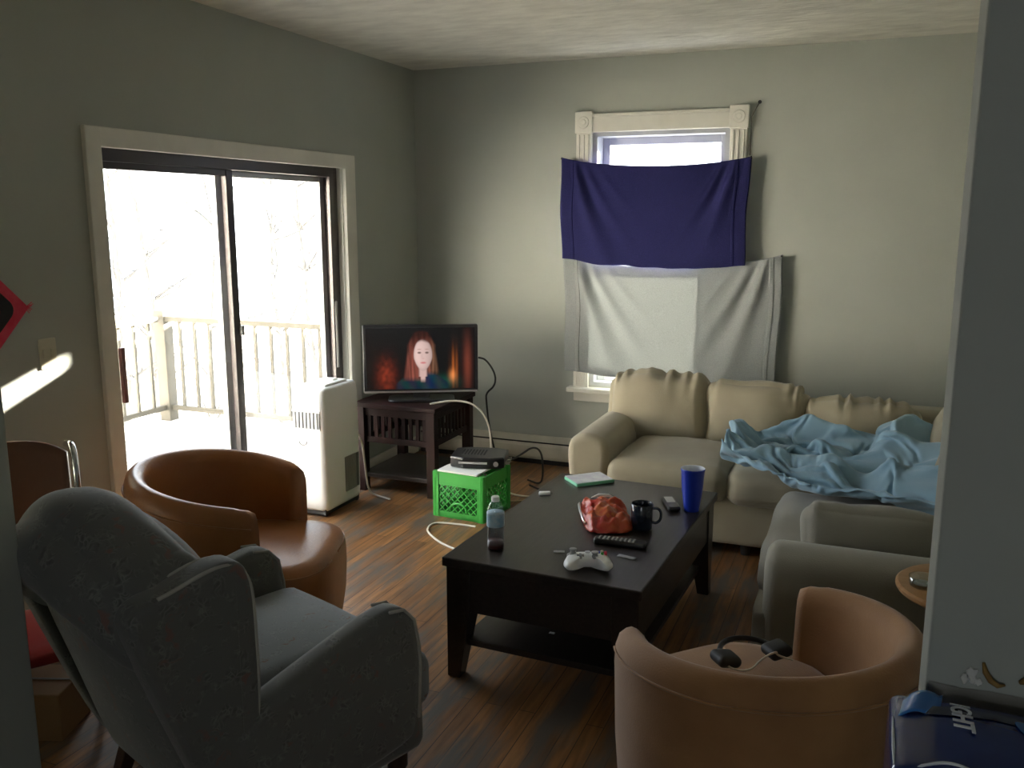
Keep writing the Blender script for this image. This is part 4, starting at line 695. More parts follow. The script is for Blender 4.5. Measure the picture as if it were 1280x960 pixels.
    [-667,4292,598,-642,4283,593,-615,4277,588,-594,4277,575,-582,4268,554,-561,4257,563,-542,4248,589,-512,4226,604,-489,4202,622,-465,4179,620,-458,4163,601,-433,4165,616,-400,4175,611,-400,4165,561,-359,4162,546,-329,4150,535,-320,4154,513,-298,4142,505,-277,4123,504,-260,4099,510,-240,4076,519,-219,4057,533,-198,4040,547,-181,4026,563,-160,4024,550,-139,4023,542,-114,4011,545,-115,3987,565,-93,3976,573,-62,3964,577,-30,3946,580,3,3924,579,27,3897,594,50,3876,601,53,3856,578,77,3843,583,100,3847,597,114,3829,573,147,3822,561,180,3823,574,210,3797,577,239,3772,585,257,3742,583,284,3719,586,307,3697,600,328,3674,620,317,3637,618,343,3625,629,334,3614,706,323,3624,750,379,3614,745],
    [-666,4267,613,-639,4281,613,-615,4285,607,-587,4276,598,-568,4268,586,-565,4242,584,-544,4210,594,-513,4187,594,-480,4167,606,-467,4152,634,-444,4139,629,-435,4127,601,-409,4133,589,-367,4143,596,-379,4127,546,-344,4131,522,-314,4127,529,-308,4111,503,-291,4089,531,-281,4051,525,-256,4019,535,-234,3993,540,-210,3976,537,-188,3967,543,-167,3969,546,-148,3972,556,-132,3969,545,-113,3948,545,-91,3937,554,-65,3922,562,-36,3903,571,-7,3883,585,19,3859,587,42,3843,601,64,3836,608,59,3814,592,85,3812,598,109,3812,612,143,3803,601,176,3783,592,210,3773,610,243,3748,618,269,3722,625,293,3693,627,303,3663,631,325,3645,653,321,3606,656,342,3578,655,338,3574,735,333,3595,750,389,3588,750],
    [-656,4253,667,-645,4241,630,-616,4255,613,-595,4255,602,-573,4260,610,-544,4242,616,-520,4213,622,-500,4180,621,-485,4145,623,-461,4132,614,-450,4113,632,-417,4106,622,-408,4096,595,-387,4096,581,-348,4103,595,-365,4081,562,-346,4072,542,-323,4056,545,-305,4023,562,-267,4017,582,-249,3988,585,-226,3965,589,-215,3942,581,-206,3915,576,-183,3913,567,-162,3915,557,-140,3917,564,-124,3925,584,-94,3912,591,-75,3887,589,-46,3861,595,-16,3841,605,13,3823,615,38,3807,623,54,3818,643,61,3795,633,68,3773,626,88,3761,618,122,3757,630,159,3748,637,193,3724,633,227,3701,637,256,3676,642,277,3649,648,299,3638,671,311,3609,679,326,3591,695,339,3544,690,349,3541,758,377,3553,754,422,3551,750],
    [-649,4245,713,-646,4230,677,-622,4225,649,-599,4228,630,-574,4230,628,-559,4210,612,-529,4197,639,-519,4159,632,-499,4132,622,-478,4114,611,-447,4098,609,-433,4079,619,-401,4084,619,-397,4070,586,-369,4075,595,-330,4071,592,-342,4040,576,-310,4055,595,-290,4030,591,-290,3994,587,-265,3970,604,-242,3945,605,-209,3936,606,-187,3942,580,-188,3909,598,-159,3924,586,-146,3894,587,-112,3890,590,-95,3894,621,-61,3880,627,-32,3860,631,-5,3836,644,22,3819,653,35,3789,659,56,3794,668,75,3778,670,92,3773,657,109,3752,644,123,3723,638,160,3716,648,195,3709,663,232,3690,672,260,3666,681,281,3638,688,283,3603,685,304,3586,708,317,3557,714,326,3520,714,347,3500,746,389,3517,744,432,3512,750],
    [-660,4240,707,-643,4233,696,-622,4225,676,-601,4217,656,-580,4212,641,-558,4215,637,-542,4191,617,-525,4169,614,-504,4146,599,-475,4131,590,-450,4110,588,-433,4083,596,-416,4068,614,-391,4067,610,-372,4050,595,-345,4068,609,-345,4037,600,-323,4034,582,-310,4019,601,-286,4002,607,-283,3975,582,-256,3950,582,-231,3932,604,-193,3948,599,-181,3931,606,-164,3911,605,-135,3914,603,-116,3884,617,-86,3865,603,-60,3845,620,-38,3828,646,-9,3802,648,17,3783,650,42,3770,635,61,3756,639,70,3739,654,90,3720,657,113,3706,668,141,3709,678,166,3692,679,197,3679,679,222,3660,668,251,3640,669,260,3621,698,285,3600,715,291,3567,700,315,3554,683,317,3523,682,329,3529,734,377,3497,750,420,3470,708],
]
def comforter():
    v = [((.42 - (.42 - r[k] / 1000) * .965) + .018, r[k + 1] / 1000 - .17, .458 + (r[k + 2] / 1000 - .475) * .80) for r in QUILT for k in range(0, len(r), 3)]
    nu, nv = 50, 40
    q = MB(); q.add(v, [(j * (nu + 1) + i, j * (nu + 1) + i + 1, (j + 1) * (nu + 1) + i + 1, (j + 1) * (nu + 1) + i) for j in range(nv) for i in range(nu)])
    o = q.build('comforter', M['comforter'], None, smooth=True, solid=.010, sub=2)
    return tag(o, 'rumpled pale blue comforter heaped on the corner seats of the sofa', 'blanket')
comforter()

# ------------------------------------------------------------------ towels hung over the window
def towel(name, tl, tr, br, bl, sag_t, sag_b, mat, seed, y0, amp, label, nu=110, nv=80):
    def fn(u, v):
        tx = tl[0] + (tr[0] - tl[0]) * u; tz = tl[1] + (tr[1] - tl[1]) * u - sag_t * (1 - (2 * u - 1) ** 2) ** .8
        bx = bl[0] + (br[0] - bl[0]) * u; bz = bl[1] + (br[1] - bl[1]) * u - sag_b * (1 - abs(2 * u - 1) ** 2.5)
        x = tx + (bx - tx) * v; z = tz + (bz - tz) * v
        d = 0
        for side, uu in ((0, u), (1, 1 - u)):
            g = uu / (.10 + .34 * v ** 1.25 + .04)
            env = min(1, v * 5 + .12) * (1 - .45 * v) * max(0, 1 - uu * 1.9)
            d += env * (math.exp(-((g - .55) / .13) ** 2) * 1.0 + .75 * math.exp(-((g - 1.0) / .12) ** 2) + .4 * math.exp(-((g - 1.5) / .14) ** 2) - .35 * math.exp(-((g - .78) / .12) ** 2))
        d += .25 * noise.noise(Vector((u * 4 + seed, v * 3, 0))) * math.sin(PI * u)
        fz = .012 * noise.noise(Vector((u * 7, seed, 0))) * v
        return (x + (0.006 * math.sin(v * 7 + seed)) * (1 if u > .9 or u < .1 else 0), y0 - amp * d - .012 * v, z + fz)
    q = MB(); q.grid(fn, nu, nv)
    o = q.build(name, mat, None, smooth=True, solid=.005)
    tag(o, label, 'towel'); 
    return o, fn
yT = YB - .055
n1, f1 = towel('towel_curtain', (-1.884, 2.016), (-.714, 1.996), (-.722, 1.362), (-1.868, 1.385), .055, .035, M['navy'], 1.0, yT - .012, .034, 'navy blue towel pinned across the upper half of the window')
n2, f2 = towel('towel_curtain', (-1.862, 1.40), (-.50, 1.432), (-.507, .672), (-1.838, .655), .075, .03, M['grey_towel'], 5.0, yT + .006, .042, 'grey towel hung below the navy towel over the lower window')
def hem(fn, u0, u1, parent, mat):
    q = MB(); q.grid(lambda a, b_: tuple(Vector(fn(u0 + (u1 - u0) * a, b_)) + Vector((0, -.004, 0))), 4, 70); q.build('woven_band', mat, parent, smooth=True, solid=.003)
hem(f2, .945, .965, n2, M['grey_towel']); hem(f2, .055, .075, n2, M['towel_band'])
hem(f1, .055, .07, n1, M['navy']); hem(f1, .925, .94, n1, M['navy'])
for fn, u, par in ((f1, .004, n1), (f1, .996, n1), (f2, .996, n2)):
    p = Vector(fn(u, .012)); MB().tube([p + Vector((0, .055, 0)), p + Vector((0, -.010, 0)), p + Vector((0, -.012, 0))], [.002, .002, .006], 8).build('pin', M['black_matte'], par)
na = thing('nail', 'small dark nail in the wall right of the window top', 'nail', (-.683, YB, 2.302))
MB().tube([(0, .01, 0), (0, -.022, 0), (0, -.024, 0)], [.004, .004, .011], 10).build('nail_shank', M['black_matte'], na)
tag(MB().tube([(-.685, YB - .012, 2.302), (-.70, YB - .03, 2.27), (-.722, YB - .045, 2.22), (-.722, YB - .048, 2.0)], .003, 6).build('cord', M['string']), 'dark thin cord from the wall nail down to the navy towel', 'cord')

# ------------------------------------------------------------------ coffee table
ct = thing('coffee_table', 'dark brown coffee table with tapered legs in the middle of the room', 'table', (-.965, 3.275, 0), R(-2.7))
TW, TL_, TZ = .735, 1.17, .46
E_ = M['espresso']
MB().box(-TW / 2, TW / 2, -TL_ / 2, TL_ / 2, TZ - .035, TZ).build('tabletop', E_, ct, bevel=.005)
b = MB(); i_ = .018
b.box(-TW / 2 + i_, TW / 2 - i_, -TL_ / 2 + i_, -TL_ / 2 + i_ + .02, TZ - .20, TZ - .034); b.box(-TW / 2 + i_, TW / 2 - i_, TL_ / 2 - i_ - .02, TL_ / 2 - i_, TZ - .20, TZ - .034)
b.box(-TW / 2 + i_, -TW / 2 + i_ + .02, -TL_ / 2 + i_ + .02, TL_ / 2 - i_ - .02, TZ - .20, TZ - .034); b.box(TW / 2 - i_ - .02, TW / 2 - i_, -TL_ / 2 + i_ + .02, TL_ / 2 - i_ - .02, TZ - .20, TZ - .034)
b.build('apron', E_, ct, bevel=.003)
MB().box(-TW / 2 + .05, TW / 2 - .05, -TL_ / 2 + .05, TL_ / 2 - .05, .115, .14).build('shelf', E_, ct, bevel=.003)
for sx in (-1, 1):
    for sy in (-1, 1):
        x0, y0 = sx * (TW / 2 - .012), sy * (TL_ / 2 - .012)
        q = MB(); v = []
        for z, w in ((TZ - .036, .095), (TZ - .20, .09), (0, .05)):
            for ax, ay in ((0, 0), (1, 0), (1, 1), (0, 1)): v.append((x0 - sx * ax * w, y0 - sy * ay * w, z))
        f = [(0, 1, 2, 3), (8, 9, 10, 11)]
        for l in (0, 4):
            for k in range(4): f.append((l + k, l + (k + 1) % 4, l + 4 + (k + 1) % 4, l + 4 + k))
        q.add(v, f); q.build('leg', E_, ct, bevel=.003)

# ---- things on the table (z = TZ)
wb = thing('water_bottle', 'clear plastic water bottle with blue label on the table corner', 'bottle', (-1.212, 2.855, TZ))
prof = [(.026, 0), (.030, .004), (.0315, .02), (.0305, .045), (.0315, .06), (.0305, .075), (.0315, .09), (.0315, .135), (.030, .15), (.022, .172), (.0135, .182), (.0125, .19)]
MB().lathe(prof, 28).build('bottle_body', M['bottle'], wb, smooth=True)
MB().lathe([(.028, .003), (.0295, .02), (.029, .06), (.029, .10)], 24).build('water', M['water'], wb, smooth=True)
MB().lathe([(.0322, .088), (.0325, .092), (.0325, .136), (.0320, .14)], 28).build('wrap_label', M['label'], wb, smooth=True)
MB().lathe([(.0145, .180), (.0148, .183), (.0148, .195), (.013, .198)], 24).build('cap', M['white_plastic'], wb)
MB().lathe([(.0, .004), (.0285, .004), (.0295, .018), (.029, .03), (0, .031)], 24).build('drink_residue', M['cola'], wb, smooth=True)

gc = thing('game_case', 'white and pale green plastic game case lying by the far table edge', 'case', (-1.145, 3.795, TZ), R(-48 + 2))
MB().slab(rrect(.135, .19, .006), .0, .014, .003, 'z', 2).build('case_shell', M['green_case'], gc)
MB().slab(rrect(.126, .182, .003), .0141, .0155, .0006, 'z', 1).build('cover_sheet', M['cover'], gc)
MB().box(-.0675, -.058, -.09, .09, .0141, .0162).build('spine', M['white_plastic'], gc)

wt = thing('charger_plug', 'small white plug lying at the left table edge', 'plug', (-1.262, 3.52, TZ), R(25))
MB().slab(rrect(.05, .022, .006), 0, .016, .005, 'z', 3).build('plug_body', M['white_plastic'], wt, smooth=True)
b = MB(); b.box(.025, .036, -.007, -.004, .006, .009); b.box(.025, .036, .004, .007, .006, .009); b.build('prong', M['chrome'], wt)

# crisp bag
cb_ = thing('crisp_bag', 'crumpled open red snack bag beside the dark mug', 'snack bag', (-.93, 3.315, TZ), R(22))
ol = smooth_poly([(-.085, -.175), (0, -.185), (.085, -.172), (.098, -.09), (.092, 0), (.096, .09), (.085, .165), (.03, .18), (-.04, .172), (-.09, .16), (-.10, .06), (-.096, -.07)], 2)
b = MB(); b.pillow(smooth_poly(ol, 1), .052, .004, 26, 2.0, z0=.006)
for i, p in enumerate(b.v):
    nz = noise.noise(Vector((p[0] * 24, p[1] * 20, 1))) * .022 + (1 - abs(noise.noise(Vector((p[0] * 16, p[1] * 13, 5))) * 2.6)) * .018 - .012 + noise.noise(Vector((p[0] * 60, p[1] * 60, 8))) * .006
    b.v[i] = (p[0], p[1], p[2] + (nz if p[2] > .012 else max(0, nz) * .4))
b.v = [(x, y, max(z, .001)) for x, y, z in b.v]
bg = b.build('bag_body', M['bag'], cb_, smooth=True)
def on_bag(x, y):
    d = Vector((x / .098, y / .18)).length; q = min(1, d)
    return .006 + .055 * math.sqrt(max(0, 1 - q ** 2)) + .018
b = MB(); b.tube([(-.092, .15, .018), (-.098, .10, .028), (-.10, .03, .03), (-.096, -.05, .024), (-.09, -.11, .018)], [.004, .006, .006, .006, .004], 8); b.build('torn_foil_edge', M['foil'], cb_, smooth=True)
b = MB(); b.pillow(smooth_poly([(-.06, -.10), (.0, -.13), (.06, -.09), (.065, 0), (.03, .05), (-.04, .04), (-.065, -.03)], 2), .056, .0, 16, 2.2, z0=.010)
b.v = [(x, y, z + noise.noise(Vector((x * 24, y * 20, 1))) * .022 + (1 - abs(noise.noise(Vector((x * 16, y * 13, 5))) * 2.6)) * .018 - .010) for x, y, z in b.v]
b.v = [(x, y, max(z, .004)) for x, y, z in b.v]
b.build('orange_print', M['orange'], cb_, smooth=True)
b = MB(); b.tube([(-.05, .075, .066), (-.02, .09, .072), (.02, .088, .071), (.05, .072, .063)], [.002, .006, .006, .002], 8); b.build('white_logo_mark', M['paper'], cb_, smooth=True)

mg = thing('coffee_mug', 'dark navy ceramic mug between the red bag and black phone', 'mug', (-.77, 3.262, TZ), R(10))
MB().lathe([(.036, 0), (.040, .004), (.042, .05), (.043, .10), (.041, .103), (.039, .10), (.038, .05), (.036, .008), (0, .006)], 32).build('mug_body', M['mug'], mg, smooth=True)
MB().tube(smooth_poly([(.040, 0, .085), (.062, 0, .086), (.074, 0, .07), (.072, 0, .04), (.056, 0, .025), (.040, 0, .028)], 2, False), .0055, 10).build('handle', M['mug'], mg, smooth=True)

ph = thing('flip_phone', 'small black phone lying between the mug and blue cup', 'phone', (-.722, 3.575, TZ), R(24))
MB().slab(rrect(.052, .155, .016), 0, .020, .007, 'z', 3).build('phone_body', M['black'], ph, smooth=True)
MB().slab(rrect(.036, .075, .004, cy=.025), .0200, .0212, .0005, 'z', 1).build('phone_screen', M['silver'], ph)

cp = thing('plastic_cup', 'blue plastic party cup at the right table edge', 'cup', (-.632, 3.555, TZ))
MB().lathe([(.031, 0), (.031, .006), (.035, .03), (.0352, .034), (.042, .085), (.0422, .09), (.0475, .165), (.049, .172), (.0500, .176), (.0485, .179)], 36, cap=False).build('cup_wall', M['cup_blue'], cp, smooth=True)
MB().lathe([(.0485, .179), (.0465, .172), (.041, .088), (.030, .01), (0, .008)], 36, cap=False).build('cup_lining', M['cup_in'], cp, smooth=True)

rm = thing('remote_control', 'long black remote control in front of the red bag', 'remote', (-.80, 3.055, TZ), R(2))
MB().slab(rrect(.195, .045, .012), 0, .022, .008, 'z', 3).build('remote_body', M['black'], rm, smooth=True)
b = MB()
for i in range(9):
    for j in range(3): b.lathe([(.0042, .021), (.0042, .0245), (.003, .0252)], 8, (-.075 + i * .016, -.012 + j * .012, 0))
b.build('button', M['grey_plastic'], rm)

gp = thing('game_controller', 'white game controller at the near table edge', 'controller', (-.845, 2.80, TZ), R(20))
ol = smooth_poly([(-.03, .048), (.03, .048), (.058, .045), (.078, .02), (.086, -.03), (.078, -.062), (.062, -.066), (.046, -.042), (.032, -.022), (-.032, -.022), (-.046, -.042), (-.062, -.066), (-.078, -.062), (-.086, -.03), (-.078, .02), (-.058, .045)], 2)
b = MB(); b.pillow(ol, .026, .018, 9, 2.4, c=(0, .012), z0=.024); b.build('controller_body', M['white_plastic'], gp, smooth=True)
for x, y in ((-.05, .022), (.024, -.006)):
    MB().lathe([(.014, .036), (.012, .046), (.008, .055), (.0125, .058), (.013, .062), (.008, .063)], 18, (x, y, 0)).build('thumbstick', M['grey_plastic'], gp, smooth=True)
b = MB(); b.box(-.038, -.014, -.011, -.003, .040, .053); b.box(-.030, -.022, -.019, .005, .040, .053); b.build('direction_pad', M['grey_plastic'], gp, bevel=.001)
MB().lathe([(.0095, .044), (.0095, .0525), (.007, .0535)], 18, (0, .022, 0)).build('guide_button', M['silver'], gp, smooth=True)
for x, y, m_ in ((.05, .012, 'crate'), (.062, .022, 'red'), (.038, .022, 'cup_blue'), (.05, .032, 'ivory')):
    MB().lathe([(.0052, .04), (.0052, .0515), (.004, .053)], 12, (x, y, 0)).build('face_button', M[m_], gp)
for s_ in (-1, 1):
    MB().cushion((.042, .018, .016), .007, (0, 0, .002), 8, 0, 0, T(s_ * .05, .047, .028) @ RZ(R(-s_ * 12))).build('bumper', M['grey_plastic'], gp, smooth=True)
for (x, y, w, d, rz, lb) in ((-.985, 2.905, .04, .02, 20, 'small torn paper scrap left of the white controller'), (-.745, 2.945, .07, .022, -12, 'crumpled clear wrapper lying right of the white controller')):
    q = MB(); q.grid(lambda u, v_, w=w, d=d: ((u - .5) * w, (v_ - .5) * d, .002 + .003 * abs(noise.noise(Vector((u * 5, v_ * 5, w * 90))))), 8, 5)
    o = q.build('paper_scrap', M['grey_plastic'], None, smooth=True, solid=.001); o.location = (x, y, TZ); o.rotation_euler = (0, 0, R(rz)); tag(o, lb, 'scrap')
q = MB(); q.grid(lambda u, v_: ((u - .5) * .02, (v_ - .5) * .014, .002 + .003 * abs(noise.noise(Vector((u * 5, v_ * 5, 4))))), 6, 5)
o = q.build('paper_scrap', M['paper'], None, smooth=True, solid=.001); o.location = (-1.01, 2.907, .14); tag(o, 'tiny white scrap on the lower shelf of the coffee table', 'scrap')

# ------------------------------------------------------------------ corner end table (slatted) with the television
et = thing('end_table', 'dark mahogany slatted end table in the corner under the television', 'table', (-2.585, 4.83, 0))
hx, hy, EZ = .265, .275, .55
MH = M['mahogany']
MB().box(-hx - .012, hx + .012, -hy - .012, hy + .012, EZ - .028, EZ).build('tabletop', MH, et, bevel=.004)
for sx in (-1, 1):
    for sy in (-1, 1):
        x0, y0 = sx * (hx - .028), sy * (hy - .028)
        MB().box(x0 - .028, x0 + .028, y0 - .028, y0 + .028, 0, EZ - .027).build('leg', MH, et, bevel=.003)
MB().box(-hx + .02, hx - .02, -hy + .02, hy - .02, .085, .11).build('shelf', M['espresso'], et, bevel=.003)
for ax, s_ in (('y', -1), ('x', 1), ('y', 1), ('x', -1)):
    q = MB()
    L_ = (hx if ax == 'y' else hy) - .055
    def bx(u0, u1, z0, z1, t):
        if ax == 'y': q.box(u0, u1, s_ * (hy - .03) - t, s_ * (hy - .03) + t, z0, z1)
        else: q.box(s_ * (hx - .03) - t, s_ * (hx - .03) + t, u0, u1, z0, z1)
    bx(-L_, L_, EZ - .08, EZ - .027, .011); bx(-L_, L_, .305, .34, .011)
    for k in range(9):
        u = -L_ + 2 * L_ * (k + .5) / 9; bx(u - .012, u + .012, .33, EZ - .07, .006)
    q.build('slat_panel', MH, et, bevel=.002)

tv = thing('television', 'black flat television showing a woman with long red hair', 'television', (-2.515, 4.775, EZ), R(27))
TWD, THT = .69, .415
MB().slab(rrect(TWD, THT, .010, cy=.045 + THT / 2), -.018, .028, .006, 'y', 3).build('housing', M['black'], tv)
def paint(u, v):
    """picture on the screen: u across, v up"""
    x, y = (u - .5) * 1.72, v
    c = Vector((.006, .006, .006))
    def blob(cx, cy, rx, ry, col, k=1.): 
        nonlocal c
        d = ((x - cx) / rx) ** 2 + ((y - cy) / ry) ** 2; c = c + Vector(col) * math.exp(-d) * k
    st = .6 + .4 * math.sin(u * 160)
    blob(-.55, .22, .13, .24, (.30, .035, .012), .8 * (.7 + .6 * noise.noise(Vector((u * 30, v * 14, 0)))))
    blob(.53, .35, .05, .26, (.42, .10, .015), .9 * st); blob(.50, .22, .05, .09, (.55, .18, .05)); blob(.74, .4, .06, .40, (.15, .03, .015), 1.0); blob(.36, .12, .2, .1, (.0, .05, .03))
    def mixc(col, a):
        nonlocal c
        c = c * (1 - a) + Vector(col) * a
    def sm(e): return max(0, min(1, e))
    hx_ = x - .02
    # jacket
    shoulder = .30 - .9 * max(0, abs(hx_) - .10) ** 1.35
    mixc((.012 + .006 * math.sin(hx_ * 30), .026 + .008 * math.sin(hx_ * 23 + y * 20), .034 + .022 * math.exp(-((hx_ - .12) / .08) ** 2)), sm((shoulder - y) * 30) * sm((.43 - abs(hx_)) * 20))
    # hair behind the face
    w = .235 + .07 * sm((.62 - y) * 2.2) - (.10 * max(0, y - .72) / .2 if y > .72 else 0)
    top = .965 - 1.5 * abs(hx_ + .0) ** 1.9
    hair = sm((w - abs(hx_ + .01)) * 22) * sm((top - y) * 30) * sm((y - .12 - .10 * (hx_ > 0)) * 12)
    hs = .65 + .5 * noise.noise(Vector((x * 34, y * 3, 2)))
    hc = Vector((.30, .085, .06)) * hs * (.18 + .82 * sm((.88 - y) * 3))
    k_ = sm((hx_ - .06) * 9) * sm((.86 - y) * 5); hc = hc * (1 - k_) + Vector((.20, .095, .055)) * hs * k_
    hc = hc * (1 - .55 * sm((.235 - abs(abs(hx_) - .0)) * -9 + .4)) if abs(hx_) > .2 else hc
    mixc(hc, hair)
    # neck and open collar
    mixc((.60, .40, .36), sm((.075 - abs(hx_ - .01) * (1 if y > .2 else 1.6)) * 30) * sm((.40 - y) * 20) * sm((y - .10) * 14))
    # face
    fx = hx_ - .015
    fd = (fx / (.150 - .06 * max(0, (.50 - y)) * 2.2)) ** 2 + ((y - .56) / .265) ** 2
    sh = (.70 + .30 * sm((.1 - fx) * 5)) * (1 - .35 * min(1, fd) ** 3) * (1 - .12 * math.exp(-((fx + .02) / .02) ** 2 - ((y - .54) / .06) ** 2))
    mixc(Vector((.78, .55, .50)) * sh, sm((1.05 - fd) * 5))
    if fd < 1.1:
        for ex in (-.058, .062):
            mixc((.10, .06, .05), .85 * sm(1.4 - ((fx - ex) / .03) ** 2 - ((y - .595) / .018) ** 2)); mixc((.35, .2, .16), .6 * sm(1.2 - ((fx - ex) / .04) ** 2 - ((y - .65) / .012) ** 2))
        mixc((.55, .30, .28), .5 * sm(1.2 - ((fx - .003) / .022) ** 2 - ((y - .50) / .014) ** 2)); mixc((.55, .16, .17), .9 * sm(1.3 - ((fx - .003) / .05) ** 2 - ((y - .43) / .018) ** 2))
        # parted fringe
        mixc(hc, sm(((y - .745) - .28 * (.10 - abs(fx + .02))) * 24) * .9)
    return (max(0, c.x), max(0, c.y), max(0, c.z), 1)
nu, nv = 200, 112
q = MB(); sw, sh_ = TWD - .036, THT - .042
q.grid(lambda u, v: (-sw / 2 + sw * u, -.0185, .045 + .024 + sh_ * v), nu, nv)
scr = q.build('screen', M['tv'], tv)
ca = scr.data.color_attributes.new('Col', 'FLOAT_COLOR', 'POINT')
for j in range(nv + 1):
    for i in range(nu + 1): ca.data[j * (nu + 1) + i].color = paint(i / nu, j / nv)
b = MB(); b.box(-TWD / 2 + .004, TWD / 2 - .004, -.0195, -.017, .047, .058); b.box(-TWD / 2 - .002, -TWD / 2 + .003, -.017, .026, .05, .045 + THT - .004)
b.build('trim_strip', M['silver'], tv)
b = MB(); b.cushion((.24, .10, .06), .02, (0, 0, 0), 8, 0, 0, T(0, .045, .24)); b.build('rear_housing', M['black'], tv, smooth=True)
MB().box(-.05, .05, -.005, .02, .012, .06).build('neck', M['black'], tv, bevel=.004)
MB().slab(rrect(.40, .19, .05), 0, .014, .005, 'z', 2).build('stand_base', M['black'], tv, smooth=False)

# ------------------------------------------------------------------ portable air conditioner
pa = thing('portable_air_conditioner', 'white portable air conditioner standing in front of the sliding door', 'air conditioner', (-2.83, 4.215, 0))
pw, pd = .105, .19
def body_ring(z, k=1., f=0.):
    return [(x * k, y * k - f, z) for x, y in rrect(2 * pw, 2 * pd, .035, 4)]
lay = [(.035, .93), (.05, .98), (.08, 1.), (.30, 1.), (.50, 1.0), (.62, .995), (.68, .975), (.71, .94), (.722, .88), (.728, .70), (.73, .3)]
MB().loft([body_ring(z, k) for z, k in lay]).build('cabinet', M['white_plastic'], pa, smooth=True)
b = MB()
b.tube([(pw - .008 + .004 * math.sin(z * 9), -pd + .038 - .010 * math.sin(z * 6), z) for z in [.06 + .62 * i / 24 for i in range(25)]], .003, 6)
b.build('panel_seam', M['grey_plastic'], pa, smooth=True)
b = MB(); b.box(-pw + .012, pw - .022, -pd - .0015, -pd + .012, .50, .60); g_ = b.build('intake_grille', M['vent_dark'], pa)
b = MB()
for k in range(7): x = -pw + .018 + k * .0235; b.box(x, x + .011, -pd - .005, -pd + .006, .50, .60)
b.box(-pw + .01, pw - .02, -pd - .005, -pd + .006, .498, .505); b.box(-pw + .01, pw - .02, -pd - .005, -pd + .006, .596, .603)
b.build('louver', M['white_plastic'], g_)
b = MB(); b.box(pw - .012, pw + .001, .01, pd - .035, .10, .30); g_ = b.build('side_vent', M['vent_dark'], pa)
b = MB()
for k in range(8): y = .014 + k * .0145; b.box(pw - .004, pw + .0045, y, y + .008, .098, .302)
b.build('louver', M['grey_plastic'], g_)
b = MB(); b.cushion((.15, .22, .016), .007, (0, 0, .004), 10, 0, 0, T(0, -.0, .732)); b.build('control_panel', M['white_plastic'], pa, smooth=True)
b = MB(); b.cushion((.07, .05, .012), .005, (0, 0, .003), 8, 0, 0, T(.015, .03, .742) @ RY(R(-8))); b.build('louver_flap', M['white_plastic'], pa, smooth=True)
b = MB(); b.tube([(-.03 + .025 * math.cos(a), -pd - .002, .43 + .022 * math.sin(a)) for a in [PI + PI * i / 12 for i in range(13)]], .003, 6); b.build('latch', M['grey_plastic'], pa, smooth=True)
b = MB(); b.box(-pw + .015, pw - .015, -pd + .015, pd - .015, .012, .045); b.build('base_tray', M['black_matte'], pa)
for sx in (-1, 1):
    for sy in (-1, 1):
        MB().tube([(sx * (pw - .03) - .012, sy * (pd - .03), .018), (sx * (pw - .03) + .012, sy * (pd - .03), .018)], .018, 12).build('caster', M['black_matte'], pa)

# ------------------------------------------------------------------ green milk crate with the console on it
mc = thing('milk_crate', 'bright green plastic milk crate on the floor beside the end table', 'crate', (-2.03, 4.445, 0), R(-5.5))
cw, chh = .158, .255
G = M['crate']
for k, (rot) in enumerate((0, 90, 180, 270)):
    q = MB(); mt = RZ(R(rot))
    q.box(-cw, cw, -cw, -cw + .012, chh - .07, chh, mt)                    # solid top band
    q.box(-cw, cw, -cw, -cw + .012, 0, .035, mt)
    for s_ in (-1, 1): q.box(min(s_ * cw, s_ * (cw - .035)), max(s_ * cw, s_ * (cw - .035)), -cw - .004, -cw + .014, 0, chh, mt)
    x0, x1, z0, z1 = -cw + .035, cw - .035, .035, chh - .07
    st = .040
    for sgn in (1, -1):
        k0 = -12
        for i in range(-14, 24):
            a = x0 + i * st; pts = []
            # clip the diagonal x = a + sgn*(z - z0) to the panel
            zs = []
            if sgn > 0: za, zb = max(z0, z0 + (x0 - a)), min(z1, z0 + (x1 - a))
            else: za, zb = max(z0, z0 + (a - x1)), min(z1, z0 + (a - x0))
            if zb - za < .006: continue
            p0 = (a + sgn * (za - z0), -cw + .006, za); p1 = (a + sgn * (zb - z0), -cw + .006, zb)
            p0 = tuple(mt @ Vector(p0)); p1 = tuple(mt @ Vector(p1)); nrm = tuple(mt @ Vector((0, 1, 0)))
            q.bar(p0, p1, .0062, .008, up=nrm)
    # hand-hole hoop low on the side
    q.tube([tuple(mt @ Vector((.055 * math.cos(a), -cw + .003, .04 + .05 * math.sin(a)))) for a in [PI * i / 14 for i in range(15)]], .006, 6)
    q.build('side_panel', G, mc)
MB().box(-cw, cw, -cw, cw, .002, .014).build('bottom', G, mc)
for s1 in (-1, 1):
    for s2 in (-1, 1):
        MB().lathe([(.018, 0), (.018, chh + .002), (.014, chh + .006)], 12, (s1 * (cw - .012), s2 * (cw - .012), 0)).build('corner_post', G, mc, smooth=False)
MB().bar((-cw, -cw + .006, chh), (cw, -cw + .006, chh), .02, .008).build('rim', G, mc)
pp = thing('paper_pad', 'white paper pad lying on the green crate under the console', 'paper', (-2.035, 4.43, chh + .007), R(-5))
MB().slab(rrect(.25, .30, .004), 0, .010, .002, 'z', 2).build('sheets', M['paper'], pp)
MB().slab(rrect(.25, .02, .003, cy=.14), .0101, .0125, .0006, 'z', 1).build('binding', M['grey_plastic'], pp)
gx = thing('game_console', 'black game console lying on the green crate', 'console', (-2.0, 4.49, chh + .0195), R(14))
MB().slab(smooth_poly([(-.15, -.125), (.15, -.125), (.155, 0), (.15, .125), (-.15, .125), (-.155, 0)], 1), 0, .062, .010, 'z', 3).build('console_shell', M['black'], gx)
b = MB()
for k in range(8): b.box(-.10 + k * .018, -.09 + k * .018, -.05, .06, .0615, .0635)
